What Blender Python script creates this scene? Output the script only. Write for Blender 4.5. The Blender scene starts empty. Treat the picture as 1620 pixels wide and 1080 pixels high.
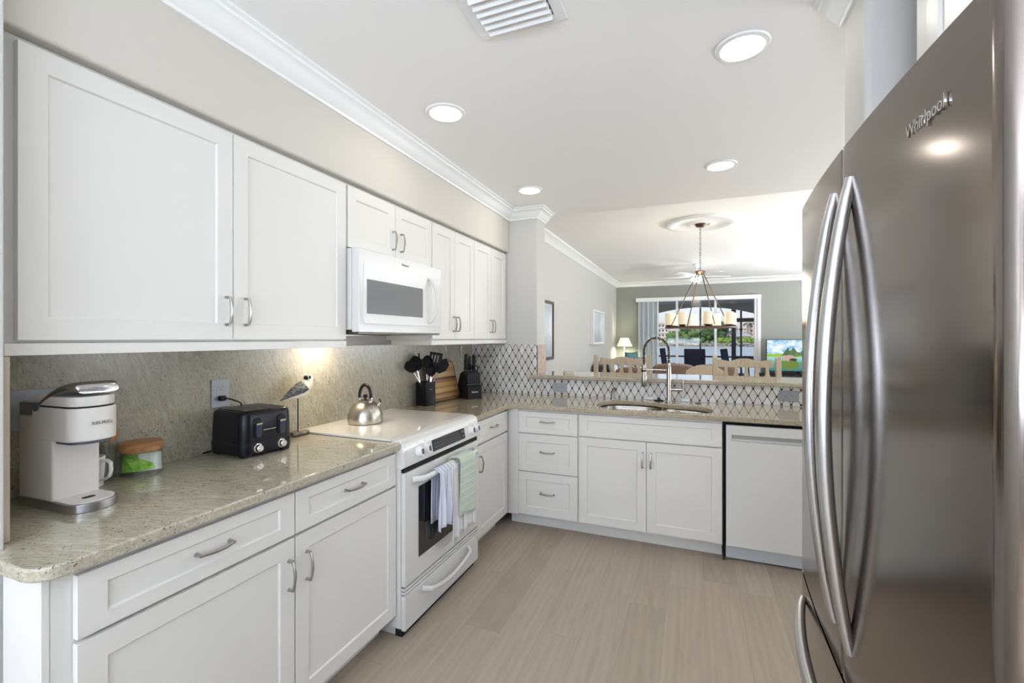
import bpy, bmesh, math, random
from mathutils import Vector, Matrix
random.seed(7)
C = bpy.context.scene.collection
SC = bpy.context.scene
PI = math.pi
R = math.radians

# ------------------------------------------------------------------ camera
cam_d = bpy.data.cameras.new('camera'); cam = bpy.data.objects.new('camera', cam_d); C.objects.link(cam)
cam.location = (0, 0, 1.40)
YAW = math.atan(290 / 719)
cam.rotation_euler = (R(90), 0, YAW)
cam_d.sensor_width = 36; cam_d.lens = 719 / 1620 * 36
cam_d.shift_y = -5 / 1620
cam_d.clip_start = 0.02; cam_d.clip_end = 2000
SC.camera = cam
SC.view_settings.view_transform = 'Standard'
SC.view_settings.look = 'None'
SC.view_settings.gamma = 1.0
SC.view_settings.use_curve_mapping = False
SC.view_settings.exposure = 0.19
# ------------------------------------------------------------------ world, sun
W = bpy.data.worlds.new('world'); SC.world = W; W.use_nodes = True
nt = W.node_tree; nt.nodes.clear()
wo = nt.nodes.new('ShaderNodeOutputWorld'); bg = nt.nodes.new('ShaderNodeBackground'); sky = nt.nodes.new('ShaderNodeTexSky')
sky.sky_type = 'NISHITA'; sky.sun_disc = False; sky.sun_elevation = R(50); sky.sun_rotation = R(200)
sky.air_density = 1.0; sky.dust_density = 1.5; sky.ozone_density = 1.5
tint = nt.nodes.new('ShaderNodeMix'); tint.data_type = 'RGBA'; tint.blend_type = 'MULTIPLY'; tint.inputs[0].default_value = 1; tint.inputs[7].default_value = (.98, .90, 1.04, 1)
nt.links.new(sky.outputs[0], tint.inputs[6]); nt.links.new(tint.outputs[2], bg.inputs[0]); nt.links.new(bg.outputs[0], wo.inputs[0])
bg.inputs[1].default_value = 0.18
def lamp(name, kind, loc, rot, energy, color=(1, 1, 1), size=None, size_y=None, spread=None, shape=None):
    d = bpy.data.lights.new(name, kind); o = bpy.data.objects.new(name, d); C.objects.link(o)
    o.location = loc; o.rotation_euler = rot; d.energy = energy; d.color = color
    if kind == 'AREA':
        d.shape = shape or ('RECTANGLE' if size_y else 'SQUARE'); d.size = size
        if size_y: d.size_y = size_y
        if spread: d.spread = spread
    return o
sun = lamp('sun_light', 'SUN', (0, -20, 40), (R(42), R(-12), 0), 2.6, (1, .95, .88)); sun.data.angle = R(.6)
FILL_TINT = (.775, .88, 1.05)
# added fill lamps at unseen window openings, tilted up to brighten the ceilings
lamp('fill_back', 'AREA', (-.35, -3.45, 1.25), (R(167), 0, 0), 310, FILL_TINT, 2.3, 1.9)
lamp('fill_side', 'AREA', (1.05, -1.6, 1.2), (0, R(160), 0), 50, FILL_TINT, .8, 2.0)
lamp('fill_living', 'AREA', (4.0, 8.2, 1.3), (0, R(165), 0), 390, (.88, .94, 1.0), 1.0, 4.0)
lamp('fill_dining', 'AREA', (4.0, 3.3, 1.3), (0, R(165), 0), 120, (.90, .95, 1.0), 2.0, 1.8)

# ------------------------------------------------------------------ materials
MATS = {}
def mat(name, color=(.8, .8, .8), rough=.5, metal=0.0, spec=.5, emis=None, estr=0, coat=0, trans=0, ior=1.45, sheen=0, aniso=0):
    if name in MATS: return MATS[name]
    m = bpy.data.materials.new(name); m.use_nodes = True
    b = m.node_tree.nodes['Principled BSDF']
    b.inputs['Base Color'].default_value = (*color, 1); b.inputs['Roughness'].default_value = rough
    b.inputs['Metallic'].default_value = metal; b.inputs['Specular IOR Level'].default_value = spec
    b.inputs['Coat Weight'].default_value = coat; b.inputs['Transmission Weight'].default_value = trans; b.inputs['IOR'].default_value = ior
    b.inputs['Sheen Weight'].default_value = sheen; b.inputs['Anisotropic'].default_value = aniso
    if emis: b.inputs['Emission Color'].default_value = (*emis, 1); b.inputs['Emission Strength'].default_value = estr
    MATS[name] = m; return m
class N:
    """small node helper on a material"""
    def __init__(s, m): s.m = m; s.t = m.node_tree; s.b = s.t.nodes.get('Principled BSDF')
    def new(s, k, **kw):
        n = s.t.nodes.new(k)
        for a, v in kw.items():
            if a.startswith('i_'): n.inputs[a[2:].replace('_', ' ')].default_value = v
            else: setattr(n, a, v)
        return n
    def link(s, a, b): s.t.links.new(a, b)
    def math(s, op, a, b=None, c=None):
        n = s.t.nodes.new('ShaderNodeMath'); n.operation = op
        for i, v in enumerate((a, b, c)):
            if v is None: continue
            if isinstance(v, (int, float)): n.inputs[i].default_value = v
            else: s.link(v, n.inputs[i])
        return n.outputs[0]
    def coords(s, scale=(1, 1, 1), rot=(0, 0, 0), loc=(0, 0, 0), kind='Object'):
        tc = s.new('ShaderNodeTexCoord'); mp = s.new('ShaderNodeMapping')
        mp.inputs['Scale'].default_value = scale; mp.inputs['Rotation'].default_value = rot; mp.inputs['Location'].default_value = loc
        s.link(tc.outputs[kind], mp.inputs[0]); return mp.outputs[0]
    def noise(s, vec, scale, detail=4, rough=.5, dist=0):
        n = s.new('ShaderNodeTexNoise'); n.inputs['Scale'].default_value = scale; n.inputs['Detail'].default_value = detail
        n.inputs['Roughness'].default_value = rough; n.inputs['Distortion'].default_value = dist; s.link(vec, n.inputs['Vector']); return n.outputs['Fac']
    def ramp(s, fac, stops, interp='LINEAR'):
        n = s.new('ShaderNodeValToRGB'); cr = n.color_ramp; cr.interpolation = interp
        while len(cr.elements) < len(stops): cr.elements.new(.5)
        for e, (p, c) in zip(cr.elements, stops): e.position = p; e.color = (*c, 1) if len(c) == 3 else c
        s.link(fac, n.inputs[0]); return n.outputs[0]
    def mix(s, fac, a, b, mode='MIX'):
        n = s.new('ShaderNodeMix'); n.data_type = 'RGBA'; n.blend_type = mode
        for i, v in ((0, fac), (6, a), (7, b)):
            if isinstance(v, (int, float)): n.inputs[i].default_value = v
            elif isinstance(v, tuple): n.inputs[i].default_value = (*v, 1)
            else: s.link(v, n.inputs[i])
        return n.outputs[2]
    def base(s, c): s.link(c, s.b.inputs['Base Color'])
    def bump(s, h, strength=.2, dist=.002):
        n = s.new('ShaderNodeBump'); n.inputs['Strength'].default_value = strength; n.inputs['Distance'].default_value = dist
        s.link(h, n.inputs['Height']); s.link(n.outputs[0], s.b.inputs['Normal'])

def paint(name, c, rough=.55, var=.02):
    m = mat(name, c, rough, spec=.3); n = N(m)
    v = n.coords(); f = n.noise(v, 160, 3)
    n.base(n.mix(n.noise(v, .8, 2), tuple(x * (1 - var) for x in c), tuple(min(1, x * (1 + var)) for x in c)))
    n.bump(f, .05, .001); return m
M_CAB = mat('white_cabinet_lacquer', (.755, .735, .69), .33, spec=.4)
M_CABN = N(M_CAB); M_CABN.bump(M_CABN.noise(M_CABN.coords(), 90, 2), .015, .001)
M_WALL = paint('pale_grey_wall_paint', (.57, .56, .53))
M_SOFFIT = paint('soffit_paint', (.62, .585, .52))
M_FARWALL = paint('shaded_grey_wall_paint', (.31, .315, .285))  # wall paint darkened: the backlit wall's shade is put into the colour
M_CEIL = paint('ceiling_white', (.90, .885, .86), .7)
M_TRIM = mat('white_trim_gloss', (.86, .86, .84), .3)
M_NICKEL = mat('brushed_nickel', (.42, .41, .39), .32, 1)
M_CHROME = mat('chrome', (.75, .75, .74), .10, 1)
M_APPL = mat('white_appliance_enamel', (.71, .70, .67), .16, spec=.5, coat=.3)
M_BLACK = mat('black_plastic', (.006, .006, .007), .38, spec=.3)
M_BLACKG = mat('black_glass', (.012, .012, .014), .06, coat=.5)
M_GREYPL = mat('grey_plastic', (.09, .10, .12), .4)
M_WHITEPL = mat('white_plastic', (.82, .81, .79), .3)
M_DARK = mat('dark_gap', (.01, .01, .01), .8)

def granite(name, rot=(0, 0, 0), stretch=(1, 5, 5), dark=1.0, tint=(1.02, .985, .88)):
    """fine wavy beige grain with pale patches and dark mineral specks"""
    m = mat(name, rough=.055, spec=.55, coat=.35); n = N(m)
    v = n.coords(rot=rot)
    mp = n.new('ShaderNodeMapping'); n.link(v, mp.inputs[0]); mp.inputs['Scale'].default_value = stretch; vs = mp.outputs[0]
    big = n.noise(v, 4.5, 5, .65, .8); mid = n.noise(vs, 5.5, 7, .72, 1.8); mid2 = n.noise(vs, 22, 5, .7, 1.4); clus = n.noise(v, 11, 3, .6, .6); fine = n.noise(v, 120, 4, .8)
    a = n.ramp(big, [(.30, (.36, .345, .315)), (.48, (.42, .39, .325)), (.62, (.47, .44, .37)), (.75, (.40, .385, .35))])
    b = n.ramp(mid, [(.30, (.12, .105, .08)), (.42, (.33, .305, .25)), (.55, (.47, .445, .385)), (.66, (.64, .62, .57))])
    b2 = n.ramp(mid2, [(.32, (.11, .10, .08)), (.44, (.36, .335, .285)), (.58, (.52, .50, .44)), (.7, (.66, .64, .60))])
    c = n.mix(.58, a, b); c = n.mix(.45, c, b2)
    c = n.mix(n.math('MULTIPLY', n.math('SUBTRACT', fine, .45), 1.2), c, (.62, .60, .56))
    for sc, lo, d in ((85, .972, .32), (170, .94, .36)):
        vo = n.new('ShaderNodeTexVoronoi'); vo.inputs['Scale'].default_value = sc
        wp = n.new('ShaderNodeVectorMath'); wp.operation = 'MULTIPLY_ADD'; nn = n.new('ShaderNodeTexNoise'); nn.inputs['Scale'].default_value = 60; n.link(v, nn.inputs['Vector'])
        n.link(nn.outputs['Color'], wp.inputs[0]); wp.inputs[1].default_value = (.02, .02, .02); n.link(v, wp.inputs[2]); n.link(wp.outputs[0], vo.inputs['Vector'])
        sep = n.new('ShaderNodeSeparateColor'); n.link(vo.outputs['Color'], sep.inputs[0])
        gate = n.math('GREATER_THAN', sep.outputs[0], n.math('SUBTRACT', lo + .015, n.math('MULTIPLY', n.math('MAXIMUM', n.math('SUBTRACT', clus, .54), 0), 1.7)))
        spot = n.math('MULTIPLY', gate, n.math('LESS_THAN', vo.outputs['Distance'], d))
        c = n.mix(n.math('MULTIPLY', spot, .72), c, (.06, .055, .05))
    c = n.mix(1.0, c, tuple(q * dark for q in tint), 'MULTIPLY')
    n.base(c); return m
M_GRAN = granite('granite_worktop', rot=(0, 0, R(-20)))
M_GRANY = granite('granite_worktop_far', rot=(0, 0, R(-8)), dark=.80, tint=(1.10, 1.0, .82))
M_SPLASH = granite('granite_splashback', rot=(R(-20), 0, 0), stretch=(5, 5, 1.3), dark=.78)  # same stone, darkened to carry the shade under the wall cabinets
M_SPLASH.node_tree.nodes['Principled BSDF'].inputs['Roughness'].default_value = .22; M_SPLASH.node_tree.nodes['Principled BSDF'].inputs['Coat Weight'].default_value = 0
M_EDGE = M_GRAN

def tile_mat():
    m = mat('diamond_mosaic', rough=.22, spec=.5); n = N(m)
    tc = n.new('ShaderNodeTexCoord'); sp = n.new('ShaderNodeSeparateXYZ'); n.link(tc.outputs['Object'], sp.inputs[0])
    w, h = .0605, .106
    u = n.math('DIVIDE', n.math('ADD', sp.outputs[0], 10.012), w); z = n.math('DIVIDE', n.math('ADD', sp.outputs[2], 9.145), h)
    a = n.math('ADD', u, z); b = n.math('SUBTRACT', u, z)
    fa = n.math('FRACT', a); fb = n.math('FRACT', b)
    da = n.math('MINIMUM', fa, n.math('SUBTRACT', 1, fa)); db = n.math('MINIMUM', fb, n.math('SUBTRACT', 1, fb))
    line = n.math('LESS_THAN', n.math('MINIMUM', da, db), .042)
    # dots at the diamond corners
    ca = n.math('SUBTRACT', a, n.math('ROUND', a)); cb = n.math('SUBTRACT', b, n.math('ROUND', b))
    dx = n.math('MULTIPLY', n.math('ABSOLUTE', n.math('ADD', ca, cb)), w / 2); dz = n.math('MULTIPLY', n.math('ABSOLUTE', n.math('SUBTRACT', ca, cb)), h / 2)
    dot = n.math('LESS_THAN', n.math('MAXIMUM', dx, dz), .0072)
    dark = n.math('MAXIMUM', line, dot)
    cv = n.new('ShaderNodeCombineXYZ'); n.link(n.math('FLOOR', a), cv.inputs[0]); n.link(n.math('FLOOR', b), cv.inputs[1])
    wn = n.new('ShaderNodeTexWhiteNoise'); wn.noise_dimensions = '2D'; n.link(cv.outputs[0], wn.inputs['Vector'])
    col = n.ramp(wn.outputs['Value'], [(0, (.52, .50, .46)), (.3, (.66, .64, .60)), (.55, (.74, .74, .72)), (.8, (.62, .60, .56)), (1, (.56, .50, .43))])
    vein = n.noise(n.coords(), 25, 4, .6, 1)
    col = n.mix(n.math('MULTIPLY', vein, .35), col, (.72, .70, .66))
    n.base(n.mix(dark, col, (.05, .038, .032))); n.bump(n.math('SUBTRACT', 1, line), .3, .001)
    return m
M_TILE = tile_mat()

def floor_mat():
    m = mat('greige_oak_plank_floor', rough=.42, spec=.35); n = N(m)
    tc = n.new('ShaderNodeTexCoord'); sp = n.new('ShaderNodeSeparateXYZ'); n.link(tc.outputs['Object'], sp.inputs[0])
    pw, pl = .181, 1.22
    ux = n.math('DIVIDE', n.math('ADD', sp.outputs[0], 20.05), pw); row = n.math('FLOOR', ux)
    w1 = n.new('ShaderNodeTexWhiteNoise'); w1.noise_dimensions = '1D'; n.link(row, w1.inputs['W'])
    uy = n.math('ADD', n.math('DIVIDE', n.math('ADD', sp.outputs[1], 30), pl), w1.outputs['Value']); cell = n.math('FLOOR', uy)
    cv = n.new('ShaderNodeCombineXYZ'); n.link(row, cv.inputs[0]); n.link(cell, cv.inputs[1])
    w2 = n.new('ShaderNodeTexWhiteNoise'); w2.noise_dimensions = '2D'; n.link(cv.outputs[0], w2.inputs['Vector'])
    # grain coordinates shifted per plank
    off = n.new('ShaderNodeVectorMath'); off.operation = 'MULTIPLY_ADD'; n.link(w2.outputs['Color'], off.inputs[0]); off.inputs[1].default_value = (7, 9, 3); n.link(tc.outputs['Object'], off.inputs[2])
    mp = n.new('ShaderNodeMapping'); n.link(off.outputs[0], mp.inputs[0]); mp.inputs['Scale'].default_value = (9, .9, 1)
    g = n.noise(mp.outputs[0], 2.2, 5, .6, 1.4)
    wv = n.new('ShaderNodeTexWave'); wv.wave_type = 'RINGS'; wv.rings_direction = 'Z'; wv.inputs['Scale'].default_value = 1.3; wv.inputs['Distortion'].default_value = 9; wv.inputs['Detail'].default_value = 3; wv.inputs['Detail Scale'].default_value = .8
    mp3 = n.new('ShaderNodeMapping'); n.link(off.outputs[0], mp3.inputs[0]); mp3.inputs['Scale'].default_value = (6, .55, 1); n.link(mp3.outputs[0], wv.inputs['Vector'])
    col = n.ramp(g, [(.30, (.30, .243, .188)), (.50, (.41, .34, .265)), (.70, (.45, .38, .305))])
    col = n.mix(n.math('MULTIPLY', wv.outputs['Fac'], .38), col, (.26, .215, .17))
    fine = n.noise(mp.outputs[0], 22, 4, .7)
    col = n.mix(n.math('MULTIPLY', fine, .15), col, (.44, .385, .32))
    col = n.mix(.55, col, n.ramp(w2.outputs['Value'], [(0, (.335, .277, .215)), (.5, (.415, .345, .27)), (1, (.44, .37, .30))]))
    fx = n.math('FRACT', ux); fy = n.math('FRACT', uy)
    seam = n.math('MAXIMUM', n.math('LESS_THAN', fx, .010), n.math('LESS_THAN', fy, .0016))
    n.base(n.mix(n.math('MULTIPLY', seam, .45), col, (.20, .16, .12)))
    n.bump(n.math('SUBTRACT', g, seam), .08, .001)
    return m
M_FLOOR = floor_mat()

def steel(name, c, rough, streak=(90, 90, 1.5)):
    m = mat(name, c, rough, 1, aniso=.0); n = N(m)
    f = n.noise(n.coords(streak), 3, 3)
    n.link(n.ramp(f, [(.3, (rough * .85,) * 3), (.7, (rough * 1.2,) * 3)]), n.b.inputs['Roughness']); return m
M_FRIDGE = mat('fridge_stainless', (.235, .205, .185), .145, 1)
M_FRIDGEH = mat('fridge_handle_steel', (.52, .52, .52), .24, 1)
M_STEEL = steel('sink_steel', (.45, .42, .37), .25, (4, 60, 60))
M_KETTLE = mat('kettle_steel', (.50, .47, .41), .30, 1)
def glassy(name, tint=(1, 1, 1), gloss=.035, rough=.02):
    m = bpy.data.materials.new(name); m.use_nodes = True; t = m.node_tree; t.nodes.clear()
    o = t.nodes.new('ShaderNodeOutputMaterial'); mx = t.nodes.new('ShaderNodeMixShader'); tr = t.nodes.new('ShaderNodeBsdfTransparent'); gl = t.nodes.new('ShaderNodeBsdfGlossy')
    lw = t.nodes.new('ShaderNodeLayerWeight'); lw.inputs[0].default_value = .5; pw = t.nodes.new('ShaderNodeMath'); pw.operation = 'POWER'; pw.inputs[1].default_value = 4; t.links.new(lw.outputs['Facing'], pw.inputs[0]); fr = t.nodes.new('ShaderNodeMath'); fr.operation = 'MULTIPLY_ADD'; fr.inputs[1].default_value = .7; fr.inputs[2].default_value = gloss; t.links.new(pw.outputs[0], fr.inputs[0])
    tr.inputs[0].default_value = (*tint, 1); gl.inputs['Roughness'].default_value = rough
    t.links.new(fr.outputs[0], mx.inputs[0]); t.links.new(tr.outputs[0], mx.inputs[1]); t.links.new(gl.outputs[0], mx.inputs[2]); t.links.new(mx.outputs[0], o.inputs[0])
    MATS[name] = m; return m
M_GLASS = glassy('clear_glass', (.96, .98, .97))
def wood(name, c1, c2, scale=(2, 20, 20), rough=.45):
    m = mat(name, rough=rough, spec=.35); n = N(m)
    n.base(n.ramp(n.noise(n.coords(scale), 3, 5, .6, .8), [(.35, c1), (.65, c2)])); return m
M_LID = wood('warm_acacia_wood', (.30, .13, .045), (.46, .24, .10), (20, 3, 20))
M_CHAIR = wood('pale_washed_wood', (.44, .36, .25), (.54, .45, .33), (18, 18, 2))
M_DRIFT = wood('driftwood', (.10, .085, .07), (.28, .25, .21), (3, 20, 20), .8)
M_BRONZE = mat('oiled_bronze', (.10, .065, .04), .42, .8)
M_SHADE = mat('lamp_shade_fabric', (.85, .78, .60), .8, emis=(1, .86, .62), estr=.75)

# ------------------------------------------------------------------ mesh helpers
class MB:
    def __init__(s, M=None): s.bm = bmesh.new(); s.M = M or Matrix.Identity(4)
    def v(s, p): return s.bm.verts.new(s.M @ Vector(p))
    def f(s, vs, mi=0, smooth=False):
        try: fc = s.bm.faces.new(vs)
        except ValueError: return None
        fc.material_index = mi; fc.smooth = smooth; return fc
    def box(s, x0, x1, y0, y1, z0, z1, mi=0):
        p = [s.v((x, y, z)) for z in (z0, z1) for y in (y0, y1) for x in (x0, x1)]
        for q in ((0, 2, 3, 1), (4, 5, 7, 6), (0, 1, 5, 4), (2, 6, 7, 3), (0, 4, 6, 2), (1, 3, 7, 5)): s.f([p[i] for i in q], mi)
        return s
    def prism(s, pts, axis, a, b, mi=0, smooth=False):
        def P(u, w, t): return {'x': (t, u, w), 'y': (u, t, w), 'z': (u, w, t)}[axis]
        A = [s.v(P(u, w, a)) for u, w in pts]; B = [s.v(P(u, w, b)) for u, w in pts]; n = len(pts)
        s.f(A, mi); s.f(B[::-1], mi)
        for i in range(n): s.f([A[i], B[i], B[(i + 1) % n], A[(i + 1) % n]], mi, smooth)
        return s
    def loft(s, rings, mi=0, smooth=True, cap=True, closed=True, loop=False):
        rv = [[s.v(p) for p in r] for r in rings]; n = len(rings[0]); m = len(rings)
        for i in range(m if loop else m - 1):
            for j in range(n if closed else n - 1):
                s.f([rv[i][j], rv[i][(j + 1) % n], rv[(i + 1) % m][(j + 1) % n], rv[(i + 1) % m][j]], mi, smooth)
        if cap and not loop: s.f(rv[0][::-1], mi); s.f(rv[-1], mi)
        return s
    def lathe(s, prof, cx=0, cy=0, seg=32, mi=0, cap=True, sx=1, sy=1):
        return s.loft([[(cx + r * sx * math.cos(2 * PI * k / seg), cy + r * sy * math.sin(2 * PI * k / seg), z) for k in range(seg)] for r, z in prof], mi, True, cap)
    def tube(s, path, r, sides=10, mi=0, flat=1.0, up=(0, 0, 1), loop=False, cap=True):
        P = [Vector(p) for p in path]; n = len(P); rings = []; prev = None
        for i, p in enumerate(P):
            if loop: t = P[(i + 1) % n] - P[i - 1]
            else: t = P[min(i + 1, n - 1)] - P[max(i - 1, 0)]
            t.normalize()
            if prev is None:
                u = Vector(up); 
                if abs(t.dot(u)) > .95: u = Vector((1, 0, 0)) if abs(t.x) < .9 else Vector((0, 1, 0))
                a = t.cross(u).normalized()
            else:
                a = (prev - t * prev.dot(t)); a = a.normalized() if a.length > 1e-6 else t.orthogonal().normalized()
            prev = a; b = a.cross(t).normalized()
            rr = r[i] if isinstance(r, (list, tuple)) else r
            rings.append([p + a * rr * math.cos(2 * PI * (k + .5) / sides) + b * rr * flat * math.sin(2 * PI * (k + .5) / sides) for k in range(sides)])
        return s.loft(rings, mi, True, cap, True, loop)
    def ball(s, c, r, seg=16, rg=10, sz=(1, 1, 1), mi=0):
        prof = [[(c[0] + r * sz[0] * math.sin(PI * i / rg) * math.cos(2 * PI * k / seg), c[1] + r * sz[1] * math.sin(PI * i / rg) * math.sin(2 * PI * k / seg), c[2] - r * sz[2] * math.cos(PI * i / rg)) for k in range(seg)] for i in range(1, rg)]
        return s.loft(prof, mi)
    def build(s, name, m, parent=None, bevel=0, seg=2, smooth=None, sub=0, ang=35, disp=None):
        bmesh.ops.recalc_face_normals(s.bm, faces=s.bm.faces)
        me = bpy.data.meshes.new(name); s.bm.to_mesh(me); s.bm.free()
        for x in (m if isinstance(m, (list, tuple)) else [m]): me.materials.append(x)
        if smooth or smooth is None:
            me.set_sharp_from_angle(angle=R(ang)) if smooth is None else None
            if smooth: me.shade_smooth()
        o = bpy.data.objects.new(name, me); C.objects.link(o)
        if parent is not None: o.parent = parent
        if bevel:
            b = o.modifiers.new('edge', 'BEVEL'); b.width = bevel; b.segments = seg; b.limit_method = 'ANGLE'; b.angle_limit = R(40)
            if seg > 1:
                for p in me.polygons: p.use_smooth = True
                me.set_sharp_from_angle(angle=R(180)); b.harden_normals = True
        if sub: u = o.modifiers.new('smooth', 'SUBSURF'); u.levels = u.render_levels = sub
        return o
def tag(o, label=None, cat=None, group=None, kind=None):
    if label: o['label'] = label
    if cat: o['category'] = cat
    if group: o['group'] = group
    if kind: o['kind'] = kind
    return o
def thing(name, label, cat, loc=(0, 0, 0), rz=0, group=None):
    o = bpy.data.objects.new(name, None); C.objects.link(o); o.empty_display_size = .05
    o.location = loc; o.rotation_euler = (0, 0, rz); return tag(o, label, cat, group)
def struct(name, mb, m, bevel=0): return tag(mb.build(name, m, bevel=bevel), kind='structure')
def dup(root, loc, rz=None, label=None, group=None):
    def cp(o, par):
        c = o.copy(); C.objects.link(c); c.parent = par
        for ch in list(o.children): cp(ch, c)
        return c
    kids = list(root.children); r = root.copy(); C.objects.link(r); r.location = loc
    for ch in kids: cp(ch, r)
    if rz is not None: r.rotation_euler = (0, 0, rz)
    if label: r['label'] = label
    if group: r['group'] = group
    return r
def text(name, s, size, m, parent, loc, rot, ext=.0008, sx=1.0):
    cu = bpy.data.curves.new(name, 'FONT'); cu.body = s; cu.size = size; cu.extrude = ext; cu.align_x = 'CENTER'; cu.align_y = 'CENTER'
    o = bpy.data.objects.new(name + '_tmp', cu); C.objects.link(o); bpy.context.view_layer.update()
    me = bpy.data.meshes.new_from_object(o.evaluated_get(bpy.context.evaluated_depsgraph_get()))
    bpy.data.objects.remove(o); me.materials.clear(); me.materials.append(m)
    o = bpy.data.objects.new(name, me); C.objects.link(o); o.parent = parent; o.location = loc; o.rotation_euler = rot; o.scale = (sx, 1, 1); return o
def rrect(x0, x1, y0, y1, r, n=6):
    out = []
    for cx, cy, a0 in ((x1 - r, y1 - r, 0), (x0 + r, y1 - r, 90), (x0 + r, y0 + r, 180), (x1 - r, y0 + r, 270)):
        for k in range(n + 1):
            a = R(a0 + 90 * k / n); out.append((cx + r * math.cos(a), cy + r * math.sin(a)))
    return out
def sweep(mb, path, prof, closed=False):
    """profile (out, z) along a polyline in plan with mitred corners; out is to the right of travel"""
    n = len(path); P = [Vector(p) for p in path]; rings = []
    for i, p in enumerate(P):
        d1 = (P[i] - P[i - 1]).normalized() if i > 0 else None; d2 = (P[i + 1] - P[i]).normalized() if i < n - 1 else None
        if d1 is None: d1 = d2
        if d2 is None: d2 = d1
        n1 = Vector((d1.y, -d1.x)); n2 = Vector((d2.y, -d2.x)); mm = (n1 + n2).normalized(); k = 1 / max(.2, mm.dot(n1))
        rings.append([(p.x + mm.x * k * o, p.y + mm.y * k * o, z) for o, z in prof])
    mb.loft(rings, smooth=False); return mb

# ================================================================== SETTING
XL = -1.93; ZC = 2.54; ZLC = 2.85; YF = 12.13; YP = 3.77
struct('floor', MB().box(-2.1, 4.2, -3.7, 12.25, -.06, 0), M_FLOOR)
struct('ceiling_kitchen', MB().box(-2.1, 4.2, -3.7, 4.09, ZC, 2.72).box(-2.1, 4.2, 3.99, 4.09, 2.72, 3.0), M_CEIL)
struct('ceiling_living', MB().box(-2.1, 4.2, 4.09, 12.25, ZLC, 3.0), M_CEIL)
struct('wall_left', MB().box(-2.08, XL, -3.7, 12.25, 0, 2.86), M_WALL)
struct('wall_left_end', MB().box(XL, -1.482, .40, .536, 0, ZC), M_WALL, .004)
# far wall with the sliding door opening
struct('wall_far', MB().box(XL, -1.30, YF, YF + .14, 0, 2.86).box(1.36, 4.1, YF, YF + .14, 0, 2.86).box(-1.30, 1.36, YF, YF + .14, 2.40, 2.86), M_FARWALL)
# east side with two unseen window openings, added for the fill lamps
struct('wall_right', MB().box(4.0, 4.14, 1.5, 2.3, 0, 2.86).box(4.0, 4.14, 2.3, 4.3, 0, .4).box(4.0, 4.14, 2.3, 4.3, 2.5, 2.86).box(4.0, 4.14, 4.3, 6.1, 0, 2.86)
       .box(4.0, 4.14, 6.1, 10.3, 0, .35).box(4.0, 4.14, 6.1, 10.3, 2.6, 2.86).box(4.0, 4.14, 10.3, 12.2, 0, 2.86), M_WALL)
struct('wall_right_kitchen', MB().box(.463, 4.1, 1.63, 1.84, 0, ZC).box(1.06, 1.2, -3.7, -2.6, 0, ZC).box(1.06, 1.2, -.6, 1.63, 0, ZC).box(1.06, 1.2, -2.6, -.6, 0, .8).box(1.06, 1.2, -2.6, -.6, 2.2, ZC), M_WALL, .018)
struct('wall_back', MB().box(XL, -1.55, -3.7, -3.56, 0, ZC).box(.85, 1.1, -3.7, -3.56, 0, ZC).box(-1.55, .85, -3.7, -3.56, 0, .35).box(-1.55, .85, -3.7, -3.56, 2.5, ZC), M_WALL)
fr = MB()
for x in (-1.55, -.38, .79): fr.box(x, x + .06, -3.66, -3.58, .35, 2.5)
for z in (.35, 1.40, 2.44): fr.box(-1.55, .85, -3.66, -3.58, z, z + .06)
struct('window_1', fr, M_TRIM)
fr = MB()
for y in (-2.6, -1.63, -.66): fr.box(1.08, 1.16, y, y + .06, .8, 2.2)
for z in (.8, 2.14): fr.box(1.08, 1.16, -2.6, -.6, z, z + .06)
struct('window_added', fr, M_TRIM)  # unseen side window, added along with the side fill lamp
# the pillar beside the bar, the pony wall under the bar
struct('wall_pillar', MB().box(XL, -1.285, YP, 4.0, 0, ZC), M_WALL, .008)
struct('wall_half', MB().box(-1.285, 1.15, YP, 3.97, 0, 1.053), M_WALL)
soff = MB().box(XL, -1.548, .536, YP, 2.165, ZC)
struct('wall_soffit', soff, M_SOFFIT, .012)
# crown mouldings
CR = [(0, 0), (.010, 0), (.012, .012), (.028, .022), (.045, .045), (.060, .062), (.072, .066), (.074, .078), (.088, .082), (.088, .092), (0, .092)]
CR = [(a, ZC - .0915 + b) for a, b in CR]
struct('trim_1', sweep(MB(), [(-1.548, .536), (-1.548, YP), (-1.285, YP), (-1.285, 4.0)], CR), M_TRIM)
struct('trim_2', sweep(MB(), [(.463, 1.84), (.463, 1.63), (.519, 1.63)], CR), M_TRIM)
CL = [(0, ZLC - .115), (.012, ZLC - .115), (.014, ZLC - .10), (.04, ZLC - .075), (.065, ZLC - .04), (.09, ZLC - .03), (.105, ZLC - .02), (.105, ZLC), (0, ZLC)]
struct('trim_3', sweep(MB(), [(XL, 4.1), (XL, YF), (4.0, YF), (4.0, 4.1)], CL), M_TRIM)
struct('trim_4', MB().box(XL, -1.516, .5365, .558, .9145, 1.356), wood('cream_edge_trim', (.50, .43, .33), (.58, .52, .41), (30, 30, 2)), .002)
struct('baseboard_left', MB().box(XL, XL + .015, 4.0, YF, 0, .13), M_TRIM)
struct('baseboard_far', MB().box(XL, -1.36, YF - .015, YF, 0, .13).box(1.42, 4.0, YF - .015, YF, 0, .13), M_TRIM)

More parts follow.
